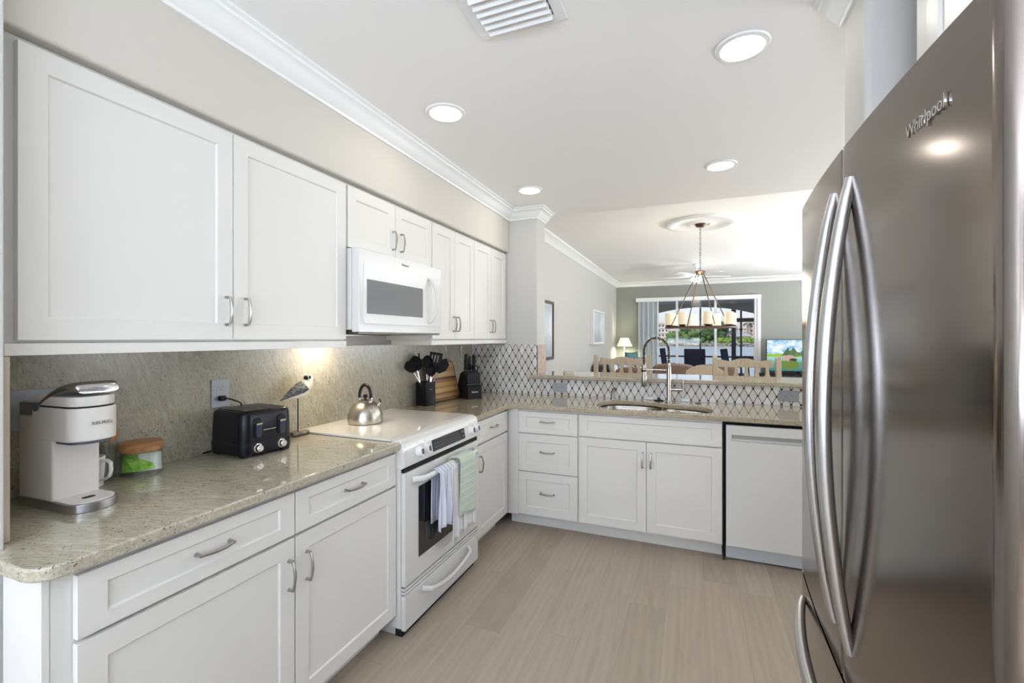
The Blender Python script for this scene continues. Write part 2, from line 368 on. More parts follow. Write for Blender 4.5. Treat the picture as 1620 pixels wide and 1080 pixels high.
# granite splashback on the left wall, tile on the pillar and the pony wall
sp_ = MB().box(XL + .0005, XL + .02, .560, YP, .9145, 1.356).build('stone_splashback', M_SPLASH)
tag(sp_, 'full height beige stone splashback behind the range, toaster and coffee maker', 'splashback')
tl = MB().box(XL + .021, -1.276, YP - .010, YP - .0005, .9145, 1.345).box(-1.276, 1.15, YP - .010, YP - .0005, .9145, 1.052).build('tile_splashback', M_TILE)
tag(tl, 'white diamond mosaic tiles with dark dots behind the sink', 'splashback')
M_PINK = granite('pink_stone_end', rot=(0, 0, 0), stretch=(5, 5, 2), dark=1.25, tint=(1.12, .96, .92)); 
je = MB().box(-1.2845, -1.272, YP - .010, 3.985, 1.0855, 1.345).build('stone_jamb', M_PINK, bevel=.002)
tag(je, 'narrow polished pinkish stone strip on the pillar side above the bar', 'stone strip')

# ================================================================== COUNTERS
def slab(name, outer, hole, z0, z1, m, label, bevel=.006):
    bm = bmesh.new(); es = []
    for loop in [outer] + ([hole] if hole else []):
        vs = [bm.verts.new((x, y, z1)) for x, y in loop]
        es += [bm.edges.new((vs[i], vs[(i + 1) % len(vs)])) for i in range(len(vs))]
    bmesh.ops.triangle_fill(bm, use_beauty=True, edges=es)
    bmesh.ops.dissolve_limit(bm, angle_limit=.001, verts=bm.verts, edges=bm.edges)
    r = bmesh.ops.extrude_face_region(bm, geom=bm.faces[:])
    bmesh.ops.translate(bm, verts=[g for g in r['geom'] if isinstance(g, bmesh.types.BMVert)], vec=(0, 0, z0 - z1))
    mb = MB(); mb.bm.free(); mb.bm = bm; return tag(mb.build(name, m, bevel=bevel, seg=3), label, 'worktop')
def arc(cx, cy, r, a0, a1, n=6): return [(cx + r * math.cos(R(a0 + (a1 - a0) * k / n)), cy + r * math.sin(R(a0 + (a1 - a0) * k / n))) for k in range(n + 1)]
XF = -1.267
slab('worktop', [(XL + .001, 1.764), (XL + .001, .5365), (-1.4815, .5365), (-1.4815, .500)] + arc(XF - .055, .555, .055, -90, 0) + [(XF, 1.764)], None, .883, .914, M_GRAN,
     'speckled granite worktop with rounded corner under the toaster and coffee maker')
def blob(pts, k=4):
    """smooth closed outline through points (Chaikin)"""
    for _ in range(k):
        q = []
        for i, a in enumerate(pts):
            b = pts[(i + 1) % len(pts)]; q += [(a[0] * .75 + b[0] * .25, a[1] * .75 + b[1] * .25), (a[0] * .25 + b[0] * .75, a[1] * .25 + b[1] * .75)]
        pts = q
    return pts
HOLE = blob([(-.655, 3.215), (-.44, 3.165), (-.25, 3.195), (-.20, 3.215), (-.14, 3.185), (.05, 3.185), (.115, 3.25), (.095, 3.47), (-.05, 3.535), (-.19, 3.515), (-.27, 3.60), (-.45, 3.645), (-.64, 3.58), (-.68, 3.40)], 3)
slab('worktop', [(XL + .001, 2.545), (XF, 2.545), (XF, 3.060)] + [(-1.262, 3.085), (-1.245, 3.105), (-1.22, 3.113)] + [(1.13, 3.113), (1.13, YP - .011), (XL + .001, YP - .011)], HOLE, .883, .914, M_GRANY,
     'granite worktop turning the corner and running past the sink')
slab('breakfast_bar', [(-1.335, 3.715), (1.14, 3.715), (1.14, 4.25), (-1.2715, 4.25), (-1.2715, 3.7595), (-1.335, 3.7595)], None, 1.054, 1.085, granite('granite_bar', rot=(0, 0, R(-6)), dark=.84, tint=(1.08, 1.0, .86)),
     'raised granite breakfast bar top above the mosaic tiles')['category'] = 'bar top'

# ================================================================== CABINETS
def handle(parent, x, y, z, L=.098, vertical=True, m=None):
    """arched bar pull; local front is -y"""
    mb = MB(); n = 9; pts = []
    for i in range(n):
        t = -1 + 2 * i / (n - 1); bow = .010 * (1 - t * t)
        pts.append((t * L / 2, -.020 - bow))
    P = (lambda a, d: (x, y + d, z + a)) if vertical else (lambda a, d: (x + a, y + d, z))
    mb.tube([P(a, d) for a, d in pts], [.0042 + .0016 * (1 - abs(-1 + 2 * i / (n - 1))) for i in range(n)], 8, up=(0, 1, 0))
    for sgn in (-1, 1):
        mb.tube([P(sgn * L / 2, .001), P(sgn * L / 2, -.008), P(sgn * L / 2, -.022)], [.0065, .005, .0052], 8)
    return mb.build('handle', m or M_NICKEL, parent)
def shaker(name, parent, x0, x1, z0, z1, st=.062, rl=.062, y=0, m=None, th=.019, rec=.007):
    """recessed panel door; front at local y - th"""
    g = .0016; x0 += g; x1 -= g; z0 += g; z1 -= g
    mb = MB(); yf = y - th
    def q(a, b, c, d, yy): return [mb.v(p) for p in ((a, yy, c), (b, yy, c), (b, yy, d), (a, yy, d))]
    B = q(x0, x1, z0, z1, y); F = q(x0, x1, z0, z1, yf); I = q(x0 + st, x1 - st, z0 + rl, z1 - rl, yf); K = q(x0 + st + .004, x1 - st - .004, z0 + rl + .004, z1 - rl - .004, yf + rec)
    mb.f(B)
    for i in range(4):
        j = (i + 1) % 4
        mb.f([B[i], B[j], F[j], F[i]]); mb.f([F[i], F[j], I[j], I[i]]); mb.f([I[i], I[j], K[j], K[i]])
    mb.f(K)
    return mb.build(name, m or M_CAB, parent, bevel=.0012, seg=2)
def cabinet(label, loc, rz, w, d, z0, z1, fronts, cat='cabinet', toe=0, extra=None, name='wall_cabinet', body_x=(0, None), group=None):
    """fronts: (kind, x0, x1, z0, z1, handle(x,z,vertical) or None)"""
    t = thing(name, label, cat, loc, rz, group)
    mb = MB(); bx0, bx1 = body_x[0], body_x[1] or w
    mb.box(bx0, bx1, .002, d, z0 + toe, z1)
    if toe: mb.box(bx0, bx1, .078, d, .0, z0 + toe)
    mb.build('body', M_CAB, t, bevel=.0015)
    for kind, a, b, c, e, h in fronts:
        dw = kind == 'drawer_front'
        o = shaker(kind, t, a, b, c, e, st=.058, rl=.038 if (e - c) < .2 else .058)
        if h: handle(o, h[0], -.019, h[1], vertical=h[2])
    return t
RZ = R(90)
# --- wall cabinets, left wall (fronts at x = -1.551; door faces at -1.57)
X_U = -1.589; dU = X_U - XL - .001
def up(y0, w, z0, fronts, label, rail=True):
    t = cabinet(label, (X_U, y0, 0), RZ, w, dU, z0, 2.1645, fronts, body_x=(0, w))
    return t
ZD0, ZD1 = 1.3935, 2.150
t = up(.5685, 1.1805, 1.388, [('door', .021, .5945, ZD0, ZD1, (.567, 1.499, True)), ('door', .5945, 1.176, ZD0, ZD1, (.6415, 1.499, True))], 'wide white double wall cabinet above the toaster and coffee maker')
MB().box(0, 1.1805, -.014, .02, 1.3565, 1.3875).box(0, .02, .02, dU - .04, 1.3565, 1.3875).build('light_rail', M_CAB, t, bevel=.001)
up(1.7495, .770, 1.8425, [('door', .005, .385, 1.8455, ZD1, (.358, 1.945, True)), ('door', .385, .766, 1.8455, ZD1, (.434, 1.945, True))], 'short white two door cabinet above the microwave')
t = up(2.5200, .598, 1.388, [('door', .001, .299, ZD0, ZD1, (.272, 1.499, True)), ('door', .299, .597, ZD0, ZD1, (.326, 1.499, True))], 'white narrow two door wall cabinet just past the microwave')
MB().box(0, .598, -.014, .02, 1.3565, 1.3875).box(0, .02, .02, dU - .04, 1.3565, 1.3875).build('light_rail', M_CAB, t, bevel=.001)
t = up(3.1185, .650, 1.388, [('door', .001, .313, ZD0, ZD1, (.286, 1.499, True)), ('door', .313, .625, ZD0, ZD1, (.340, 1.499, True))], 'white two door wall cabinet in the corner against the pillar')
MB().box(0, .650, -.014, .02, 1.3565, 1.3875).build('light_rail', M_CAB, t, bevel=.001)
# --- base cabinets, left wall (door faces at x = -1.292)
X_B = -1.311; dB = X_B - XL - .001
cabinet('white base cabinet with two drawers over two doors beside the range', (X_B, .545, 0), RZ, 1.217, dB, 0, .8825,
        [('drawer_front', .037, .6395, .7165, .8655, (.351, .795, False)), ('drawer_front', .6425, 1.2185, .7165, .8655, (.935, .795, False)),
         ('door', .037, .6395, .108, .709, (.613, .588, True)), ('door', .6425, 1.2185, .108, .709, (.690, .588, True))], toe=.095, name='base_cabinet')
MB().box(-1.474, -1.3115, .530, .5445, .0, .8825).build('end_panel', M_CAB, bevel=.0015).parent = None
ep = bpy.data.objects['end_panel']; tag(ep, 'plain white end panel closing the run under the rounded worktop corner', 'panel'); ep.name = 'cabinet_end_panel'
cabinet('narrow white base cabinet with one drawer and door between range and corner', (X_B, 2.5465, 0), RZ, .566, dB, 0, .8825,
        [('drawer_front', .062, .568, .7165, .8655, (.315, .795, False)), ('door', .062, .568, .108, .709, (.082 + .012, .588, True))], toe=.095, name='base_cabinet')
# --- peninsula (front body at y = 3.159, door faces 3.14)
Y_B = 3.159; dP = YP - Y_B - .003
t = cabinet('white three drawer base cabinet in the corner under the mosaic tiles', (-1.309, Y_B, 0), 0, .547, dP, 0, .8825,
        [('drawer_front', .093, .541, .706, .8655, (.317, .795, False)), ('drawer_front', .093, .541, .425, .703, (.317, .575, False)), ('drawer_front', .093, .541, .108, .422, (.317, .275, False))], toe=.095, name='base_cabinet')
MB().box(.0, .091, -.012, .002, .095, .8825).build('filler_strip', M_CAB, t)
t = cabinet('white sink base cabinet with a false front over two doors', (-.761, Y_B, 0), 0, .920, dP, 0, .8825,
        [('false_front', .001, .918, .712, .8655, None), ('door', .001, .459, .108, .709, (.432, .588, True)), ('door', .459, .918, .108, .709, (.486, .588, True))], toe=.095, name='base_cabinet')
t.children[0].data.materials[0] = M_CAB
# body of the sink cabinet must leave room for the bowls
bpy.data.objects.remove(t.children[0])
MB().box(0, .018, .002, dP, .095, .8825).box(.902, .920, .002, dP, .095, .8825).box(.018, .902, dP - .012, dP, .095, .8825).box(.018, .902, .002, dP, .095, .113).box(0, .920, .078, dP, 0, .0945).box(.018, .902, .002, .02, .113, .72).box(.018, .902, .002, .02, .72, .8825).build('body', M_CAB, t)
# --- dishwasher
t = thing('dishwasher', 'white dishwasher with a pocket handle right of the sink cabinet', 'dishwasher', (.170, Y_B, 0))
MB().box(-.006, .606, .055, .58, .0, .878).box(-.006, .0, .004, .055, .0, .878).box(0, .606, .004, .055, .866, .878).build('body', M_DARK, t)
mb = MB(); mb.box(.008, .606, -.028, .004, .108, .760); mb.box(.008, .606, -.028, .004, .800, .860); mb.box(.008, .606, -.004, .004, .760, .800)
mb.box(.50, .606, -.028, .004, .760, .800); mb.box(.008, .04, -.028, .004, .760, .800)
mb.build('door', M_APPL, t, bevel=.002)
MB().box(.010, .606, .030, .05, .012, .100).build('kick_plate', mat('kick_plate_grey', (.58, .60, .62), .4), t)
MB().box(.04, .50, -.010, -.0045, .775, .799).build('pocket_handle', mat('pocket_grey', (.40, .39, .38), .4), t)
# --- cabinet over the fridge
t = cabinet('white cabinet above the refrigerator', (.539, 1.487, 0), R(-90), .93, .49, 1.80, 2.5385,
        [('door', .085, .50, 1.815, 2.50, None), ('door', .50, .925, 1.815, 2.50, None)], name='wall_cabinet')
MB().box(-.001, .06, -.006, .002, 1.80, 2.538).build('face_frame', M_CAB, t, bevel=.002)

# ================================================================== APPLIANCES
# --- range (local front -y; local x runs along world +y)
t = thing('range', 'white slide-in electric range with front knobs and black oven window', 'range', (-1.262, 1.767, 0), RZ)
WR = .774
mb = MB(); mb.box(0, WR, .010, .655, .045, .905).box(.02, WR - .02, .04, .60, 0, .045)
mb.build('body', M_APPL, t, bevel=.002)
MB().box(.015, WR - .015, .012, .05, 0, .044).build('kick_plate', M_DARK, t)
# smooth cooktop with raised burner rings printed faintly
cook = mat('white_ceramic_cooktop', (.78, .75, .69), .07, coat=.4); n = N(cook)
tc = n.new('ShaderNodeTexCoord'); sp = n.new('ShaderNodeSeparateXYZ'); n.link(tc.outputs['Object'], sp.inputs[0])
acc = None
for bx, by, br in ((.19, .20, .085), (.57, .20, .11), (.19, .46, .105), (.57, .46, .08)):
    dd = n.math('SQRT', n.math('ADD', n.math('POWER', n.math('SUBTRACT', sp.outputs[0], bx), 2), n.math('POWER', n.math('SUBTRACT', sp.outputs[1], by), 2)))
    rr = n.math('LESS_THAN', n.math('ABSOLUTE', n.math('SUBTRACT', dd, br)), .0015)
    acc = rr if acc is None else n.math('MAXIMUM', acc, rr)
n.base(n.mix(n.math('MULTIPLY', acc, .5), n.mix(n.math('GREATER_THAN', n.noise(n.coords(), 900, 1), .62), (.78, .75, .69), (.72, .69, .63)), (.60, .57, .52)))
mb = MB(); mb.prism(rrect(-.004, WR + .004, .062, .648, .010, 4), 'z', .9145, .9255); mb.build('cooktop', cook, t, bevel=.003)
MB().box(.0, WR, .056, .655, .904, .9140).build('cooktop_gasket', M_DARK, t)
# sloping control panel
prof = [(.062, .9255), (.030, .9245), (.012, .918), (-.002, .905), (-.018, .815), (-.016, .800), (.002, .790), (.064, .790)]
MB().prism(prof, 'x', -.003, WR + .003).build('control_panel', M_APPL, t, bevel=.004, seg=3)
tilt = math.atan2(.016, .090)
nrm = Vector((0, -math.cos(tilt), math.sin(tilt)))
def panel_pt(x, z, off=0): return Vector((x, -.002 - (.905 - z) * .016 / .090, z)) + nrm * off
mb = MB(); mb.M = Matrix.Translation(panel_pt(.415, .848)) @ Matrix.Rotation(-tilt, 4, 'X')
mb.prism(rrect(-.175, .175, -.030, .030, .006, 3), 'y', -.0018, .003)
mb.build('display', M_BLACKG, t, bevel=.0008)
mb = MB(); mb.M = Matrix.Translation(panel_pt(.415, .848)) @ Matrix.Rotation(-tilt, 4, 'X')
for k in range(5):
    for j in range(2): mb.box(-.15 + .022 * k, -.143 + .022 * k, -.0024, -.0016, -.012 + .018 * j, -.009 + .018 * j)
for k in range(2): mb.box(.145, .156, -.0024, -.0016, -.015 + .022 * k, -.006 + .022 * k)
mb.build('display_marks', mat('display_print', (.25, .27, .28), .4), t)
for kx in (.115, .180, .665, .732):
    K = Matrix.Translation(panel_pt(kx, .848)) @ Matrix.Rotation(R(90) - tilt, 4, 'X')
    kb = MB(K); kb.lathe([(.027, -.001), (.027, .004), (.0235, .007), (.0215, .022), (.019, .026), (.001, .0265)], seg=28, sx=.92); ko = kb.build('knob', M_WHITEPL, t)
    kc = MB(K); kc.prism(rrect(-.0085, .0085, -.0135, .0135, .006, 4), 'z', .0262, .0285); kc.build('knob_cap', M_GREYPL, ko)
    kd = MB(Matrix.Translation(panel_pt(kx, .890)) @ Matrix.Rotation(-tilt, 4, 'X')); kd.box(-.0018, .0018, -.0006, .001, -.002, .002); kd.build('knob_mark', M_DARK, ko)
MB().box(.006, WR - .006, -.004, .012, .772, .7895).build('vent_gap', M_DARK, t)
# oven door with black window
DR = MB(); DR.box(.004, WR - .004, -.012, .010, .240, .770); DR = DR.build('oven_door', M_APPL, t, bevel=.004, seg=3)
MB().prism(rrect(.115, WR - .115, .335, .680, .004, 3), 'y', -.0135, -.0105).build('oven_window', M_BLACKG, DR)
def bar_handle(parent, z, x0, x1, out, r, bow, m, name='handle'):
    pts = []; n_ = 15
    for i in range(n_):
        s_ = i / (n_ - 1); e = min(1, min(s_, 1 - s_) / .07); e = math.sin(e * PI / 2)
        pts.append((x0 + (x1 - x0) * s_, -.012 - out * e - bow * 4 * s_ * (1 - s_) * 0, z - bow * 4 * s_ * (1 - s_)))
    return MB().tube(pts, r, 12, flat=1.3, up=(0, 0, 1)).build(name, m, parent)
bar_handle(DR, .727, .062, WR - .062, .042, .0115, .0, M_APPL)
MB().box(.345, .43, -.0126, -.0115, .283, .290).build('badge', mat('badge_silver', (.6, .6, .6), .3, .8), DR)
for k, z in enumerate((.222, .205)):
    MB().box(.004, WR - .004, -.012, .010, z, z + .011).build('trim_strip', M_APPL, t, bevel=.001)
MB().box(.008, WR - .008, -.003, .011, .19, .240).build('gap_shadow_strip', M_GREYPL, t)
DW = MB().box(.004, WR - .004, -.012, .010, .036, .199).build('storage_drawer', M_APPL, t, bevel=.003)
bar_handle(DW, .170, .14, WR - .14, .036, .0105, .045, M_APPL)

# --- microwave over the range
t = thing('microwave', 'white over-the-range microwave with curved handle and grey window', 'microwave', (-1.545, 1.7525, 1.430), RZ)
WM, HM = .762, .409
MB().box(0, WM, .002, .36, 0.012, HM).build('case', M_APPL, t, bevel=.003)
fp = MB().prism(rrect(-.001, WM, 0, HM, .008, 3), 'y', -.045, .0).build('front_panel', M_APPL, t, bevel=.004, seg=3)
MB().prism(rrect(.030, .745, .042, .345, .012, 4), 'y', -.0485, -.044).build('door', mat('microwave_door', (.74, .73, .70), .22, coat=.3), t, bevel=.0015)
win = mat('microwave_window_mesh', (.105, .10, .095), .28); n = N(win)
wv = n.new('ShaderNodeTexWave'); wv.inputs['Scale'].default_value = 160; n.link(n.coords(), wv.inputs['Vector']); n.base(n.mix(wv.outputs['Fac'], (.10, .095, .09), (.14, .135, .13)))
MB().prism(rrect(.052, .545, .092, .262, .003, 3), 'y', -.0496, -.048).build('window', win, t)
mb = MB(); mb.tube([(.612, -.050, .065), (.622, -.065, .075), (.634, -.083, .12), (.640, -.091, .195), (.634, -.083, .27), (.622, -.065, .315), (.612, -.050, .325)], .0095, 12, flat=1.2, up=(1, 0, 0)); mb.build('handle', M_APPL, t)
text('logo_lettering', 'Whirlpool', .016, M_GREYPL, t, (.375, -.0455, .375), (R(90), 0, 0))
MB().box(.690, .704, -.0496, -.048, .252, .268).build('clock_display', M_DARK, t)
mb = MB()
for r_ in range(6):
    for c_ in range(3): mb.box(.678 + .019 * c_, .690 + .019 * c_, -.0490, -.0484, .08 + .024 * r_, .084 + .024 * r_)
mb.build('keypad', mat('keypad_print', (.62, .62, .62), .5), t)
gr = MB().box(.006, WM - .006, -.035, .355, -.010, .0115).build('grease_filter', mat('dark_filter_steel', (.10, .095, .08), .35, .8), t, bevel=.002)
MB().box(.02, WM - .02, .335, .356, -.014, .0).build('rear_lip', M_NICKEL, t)
mb = MB().prism([(.12 + .04 * math.cos(a * PI / 8), .25 + .028 * math.sin(a * PI / 8)) for a in range(16)], 'z', -.0125, -.0095); mb.build('cooktop_lamp', mat('warm_lamp_lens', (1, .9, .7), .3, emis=(1, .86, .6), estr=6), t)
lamp('cooktop_lamp_light', 'AREA', (-1.80, 1.875, 1.412), (0, 0, 0), 2.1, (1, .86, .62), .08, .05)

# --- refrigerator (front faces -x): local x -> -y, local y -> +x
FX, FY = .320, 1.487
t = thing('refrigerator', 'stainless french door refrigerator with two tall curved handles', 'refrigerator', (FX, FY, 0), R(-90))
WF = .912
MB().box(.006, WF - .006, .006, .72, .03, 1.745).build('case', mat('fridge_case_grey', (.28, .28, .28), .45, .3), t, bevel=.004)
MB().box(.03, WF - .03, .02, .6, 0, .0295).build('base_grille', M_DARK, t)
def bowed(x0, x1, z0, z1, rl, rr, n_=20):
    """a door leaf whose outer face follows the shallow bow across the whole fridge"""
    def face(x): return -.044 - .019 * (1 - ((x - WF / 2) / (WF / 2)) ** 2)
    pts = []
    for k in range(n_ + 1):
        x = x0 + (x1 - x0) * k / n_; y = face(x)
        for edge, rad in ((x - x0, rl), (x1 - x, rr)):
            if edge < rad: y += rad - math.sqrt(max(0, rad * rad - (rad - edge) ** 2))
        pts.append((x, y))
    xs = sorted(set([x0 + (x1 - x0) * k / n_ for k in range(n_ + 1)] + [x0 + rl * k / 6 for k in range(7)] + [x1 - rr * k / 6 for k in range(7)]))
    pts = []
    for x in xs:
        y = face(x)
        for edge, rad in ((x - x0, rl), (x1 - x, rr)):
            if edge < rad: y += rad - math.sqrt(max(0, rad * rad - (rad - edge) ** 2))
        pts.append((x, y))
    poly = pts + [(x1, .0), (x0, .0)]
    mb = MB(); mb.loft([[(x, y, z) for x, y in poly] for z in (z0, z1)], smooth=True)
    return mb
SEAM = .459
dl = bowed(.002, SEAM - .0025, .765, 1.757, .016, .004).build('door', M_FRIDGE, t, ang=30)
dr = bowed(SEAM + .0025, WF - .002, .765, 1.757, .004, .022).build('door', M_FRIDGE, t, ang=30)
dd = bowed(.002, WF - .002, .055, .756, .016, .022).build('freezer_drawer', M_FRIDGE, t, ang=30)
MB().box(SEAM - .0022, SEAM + .0022, -.055, 0, .765, 1.756).build('door_gasket', mat('gasket_grey', (.35, .35, .35), .5), t)
def fhandle(parent, hx, z0, z1, y0=-.060, bow=.042):
    pts = []; n_ = 25
    for i in range(n_):
        s_ = i / (n_ - 1); pts.append((hx, y0 - .003 - bow * (math.sin(PI * s_) ** .85), z0 + (z1 - z0) * s_))
    return MB().tube(pts, [.0085 + .0045 * math.sin(PI * i / (n_ - 1)) ** .5 for i in range(n_)], 14, flat=.9, up=(1, 0, 0)).build('handle', M_FRIDGEH, parent)
fhandle(dl, SEAM - .050, .838, 1.686); fhandle(dr, SEAM + .052, .838, 1.686)
pts = []
for i in range(25):
    s_ = i / 24; x = .07 + (WF - .14) * s_; pts.append((x, -.054 - .010 * math.sin(PI * s_) - .042 * math.sin(PI * s_) ** .8, .705))
MB().tube(pts, [.0085 + .0045 * math.sin(PI * i / 24) ** .5 for i in range(25)], 14, up=(0, 0, 1)).build('handle', M_FRIDGEH, dd)
text('logo_lettering', 'Whirlpool', .0245, M_CHROME, dr, (.770, -.0550, 1.674), (R(90), 0, R(1.9)), .0012, .93)
for hx in (.06, WF - .06): MB().box(hx - .04, hx + .04, -.03, .06, 1.7575, 1.775).build('hinge_cover', M_GREYPL, t, bevel=.003)

# ================================================================== SINK, FAUCET
t = thing('sink', 'undermount stainless double bowl sink in the granite', 'sink', (-.28, 3.40, .883))
def bowl(x0, x1, y0, y1, r, dep, name):
    o = rrect(x0, x1, y0, y1, r, 8); ring = lambda k, z, dz=0: [((x0 + x1) / 2 + (x - (x0 + x1) / 2) * k, (y0 + y1) / 2 + (y - (y0 + y1) / 2) * k, z) for x, y in o]
    mb = MB(); mb.loft([ring(1.06, -.0005), ring(1.0, -.001), ring(.985, -.02), ring(.95, -dep + .03), ring(.88, -dep + .006), ring(.7, -dep), ring(.12, -dep - .004), ring(.11, -dep - .016)], cap=False)
    rv = mb.bm.verts[:]; 
    b = mb.build(name, M_STEEL, t, smooth=True); s_ = b.modifiers.new('wall', 'SOLIDIFY'); s_.thickness = .002; s_.offset = -1
    bpy.context.view_layer.update()
    MB().lathe([(.045, -dep - .006), (.045, -dep + .001), (.036, -dep + .0005), (.03, -dep - .008)], (x0 + x1) / 2, (y0 + y1) / 2, 24).build('drain', M_CHROME, b)
bowl(-.40, .055, -.225, .245, .13, .19, 'bowl'); bowl(.075, .395, -.215, .135, .11, .16, 'bowl')
M_FAUC = mat('faucet_brushed_nickel', (.40, .37, .33), .26, 1)
fx, fy, fz = -.186, 3.640, .9145
t = thing('faucet', 'spring neck pull-down kitchen faucet in brushed nickel at the sink', 'faucet', (fx, fy, fz))
MB().lathe([(.026, 0), (.026, .006), (.021, .012), (.0175, .02), (.0175, .270), (.013, .275), (.013, .30)], seg=24).build('column', M_FAUC, t)
# hose arch and its coil: up, over towards -x and down to the spray head
arch = []
x1 = -.182
for i in range(8): arch.append((0, 0, .30 + .012 * i))
cx_, cr_ = x1 / 2, abs(x1) / 2
for i in range(1, 24):
    a = PI * i / 24; arch.append((cx_ + cr_ * math.cos(a), 0, .385 + cr_ * 1.15 * math.sin(a)))
for i in range(8): arch.append((x1, 0, .385 - .016 * i))
MB().tube(arch, .0075, 10, up=(0, 1, 0)).build('hose', M_BLACK, t)
def coil(path, rad, turns, wire):
    L = [0]; P = [Vector(p) for p in path]
    for i in range(1, len(P)): L.append(L[-1] + (P[i] - P[i - 1]).length)
    out = []; n_ = turns * 10
    for k in range(n_ + 1):
        d = L[-1] * k / n_; i = 0
        while i < len(L) - 2 and L[i + 1] < d: i += 1
        f_ = (d - L[i]) / (L[i + 1] - L[i]); p = P[i].lerp(P[i + 1], f_); tg = (P[i + 1] - P[i]).normalized()
        b = Vector((0, 1, 0)); a = tg.cross(b).normalized(); w_ = 2 * PI * turns * k / n_
        out.append(p + (a * math.cos(w_) + b * math.sin(w_)) * rad)
    return MB().tube(out, wire, 6)
coil(arch, .0125, 34, .0022).build('spring', M_FAUC, t)
MB().lathe([(.010, .285), (.0165, .278), (.017, .25), (.0175, .20), (.021, .19), (.021, .118), (.018, .112)], x1, 0, 20).build('spray_head', M_FAUC, t)
MB().lathe([(.0185, .252), (.0185, .228)], x1, 0, 20).build('spray_button', M_BLACK, t)
MB().tube([(0, 0, .245), (x1, 0, .245)], .0055, 10).tube([(x1 - .001, 0, .240), (x1 - .001, 0, .2505)], .021, 18).build('holder_arm', M_FAUC, t)
mb = MB().tube([(.010, 0, .098), (.095, 0, .100)], .0125, 16).tube([(.100, 0, .092), (.102, 0, .176)], .0052, 10); mb.build('lever', M_FAUC, t)
t = thing('soap_dispenser', 'small bronze pump soap dispenser behind the larger sink bowl', 'soap dispenser', (-.617, 3.700, fz))
MB().lathe([(.020, 0), (.020, .005), (.012, .010), (.011, .045), (.016, .050), (.016, .060), (.006, .064)], seg=18).build('base', M_FAUC, t)
MB().tube([(0, 0, .058), (0, 0, .078), (.012, -.01, .084), (.035, -.03, .078)], .006, 8).build('spout', M_BRONZE, t)
t = thing('sink_stopper', 'round black sink stopper lying beside the faucet base', 'stopper', (-.262, 3.700, fz))
MB().lathe([(.036, 0), (.036, .005), (.030, .008), (.010, .010), (.009, .020), (.012, .024), (.001, .025)], seg=24).build('disc', M_BLACK, t)
t = thing('counter_cap', 'flat round metal hole cap on the worktop between faucet and refrigerator', 'cap', (.02, 3.655, fz)); MB().lathe([(.022, 0), (.021, .004), (.012, .006), (.001, .006)], seg=20).build('disc', M_BRONZE, t)
for nm, xx, lb in (('oblong', -.335, 'small white sponge at the foot of the tiles, spray head side of the faucet'), ('oblong', -.075, 'small white sponge at the foot of the tiles, lever side of the faucet')):
    o = MB().box(xx - .028, xx + .028, 3.728, 3.756, .9146, .937).build(nm, mat('white_oblong', (.75, .77, .80), .8), bevel=.004); tag(o, lb, 'oblong')  # small plain white blocks behind the faucet, left unidentified

# ================================================================== OUTLETS
def outlet(label, loc, rz, w, h, m, horiz=False, gang=1, name='outlet'):
    t = thing(name, label, 'outlet', loc, rz)
    MB().prism(rrect(-w / 2, w / 2, -h / 2, h / 2, .004, 3), 'y', -.006, .0).build('cover_plate', m, t, bevel=.0012)
    mi = MB()
    for sgn in (-1, 1):
        cx, cz = (sgn * .021, 0) if horiz else (0, sgn * .021)
        for a, b, c_, d in ((-.006, .004, .0018, .008), (.006, .004, .0018, .008), (0, -.007, .004, .004)):
            if horiz: a, b, c_, d = b, a, d, c_
            mi.box(cx + a - c_ / 2, cx + a + c_ / 2, -.0068, -.0055, cz + b - d / 2, cz + b + d / 2)
    f_ = MB(); f_.prism(rrect(-.034, .034, -.0165, .0165, .002, 2) if horiz else rrect(-.0165, .0165, -.034, .034, .002, 2), 'y', -.0066, -.005).build('socket_face', m, t)
    mi.build('slots', M_DARK, t); return t
M_PLATE = mat('grey_blue_cover_plate', (.36, .37, .40), .4)
outlet('tall grey outlet plate above the black toaster with a plug in it', (XL + .0205, 1.3525, 1.163), RZ, .080, .120, M_PLATE)
outlet('horizontal grey-blue outlet plate on the tiles nearest the pillar', (-1.073, YP - .0105, .981), 0, .125, .078, M_PLATE, True)
outlet('horizontal grey outlet plate on the tiles beside the refrigerator', (.621, YP - .0105, .987), 0, .125, .078, mat('grey_cover_plate', (.27, .28, .29), .4), True)
t = thing('switch_plate', 'wide grey-blue wall plate half hidden behind the coffee maker', 'switch plate', (XL + .0205, .775, 1.180), RZ)
MB().prism(rrect(-.075, .075, -.062, .062, .004, 3), 'y', -.006, 0).build('cover_plate', M_PLATE, t, bevel=.0012)
for a_ in (-.045, .015): MB().box(a_, a_ + .025, -.009, -.005, -.03, .03).build('rocker', M_PLATE, t, bevel=.001)

# ================================================================== WORKTOP ITEMS
ZT = .9142
# --- pod coffee maker (front -y local)
t = thing('coffee_maker', 'white slim single cup coffee maker with silver handle', 'coffee maker', (-1.722, .757, ZT), R(92.5))
M_KW = mat('white_satin_plastic', (.74, .71, .67), .30); M_KS = mat('coffee_maker_silver', (.42, .42, .43), .28, 1)
def dshape(w, yb, yf, r, n_=16, bulge=.034):
    """plan outline: square back, bowed front (front at -y)"""
    pts = [(w, yb), (-w, yb), (-w, -yf + bulge + r)]
    for k in range(1, n_ + 1):
        s_ = k / n_; a = PI * s_; x = -w * math.cos(a); pts.append((x, -yf + (bulge + r) * (1 - math.sin(a))))
    pts.append((w, -yf + bulge + r)); return pts
MB().prism(dshape(.060, .125, .155, .01), 'z', 0, .024).build('base', M_KS, t, bevel=.002)
dt = MB().prism(dshape(.054, -.035, .150, .01), 'z', .0242, .0275).build('drip_tray', M_KW, t, bevel=.001)
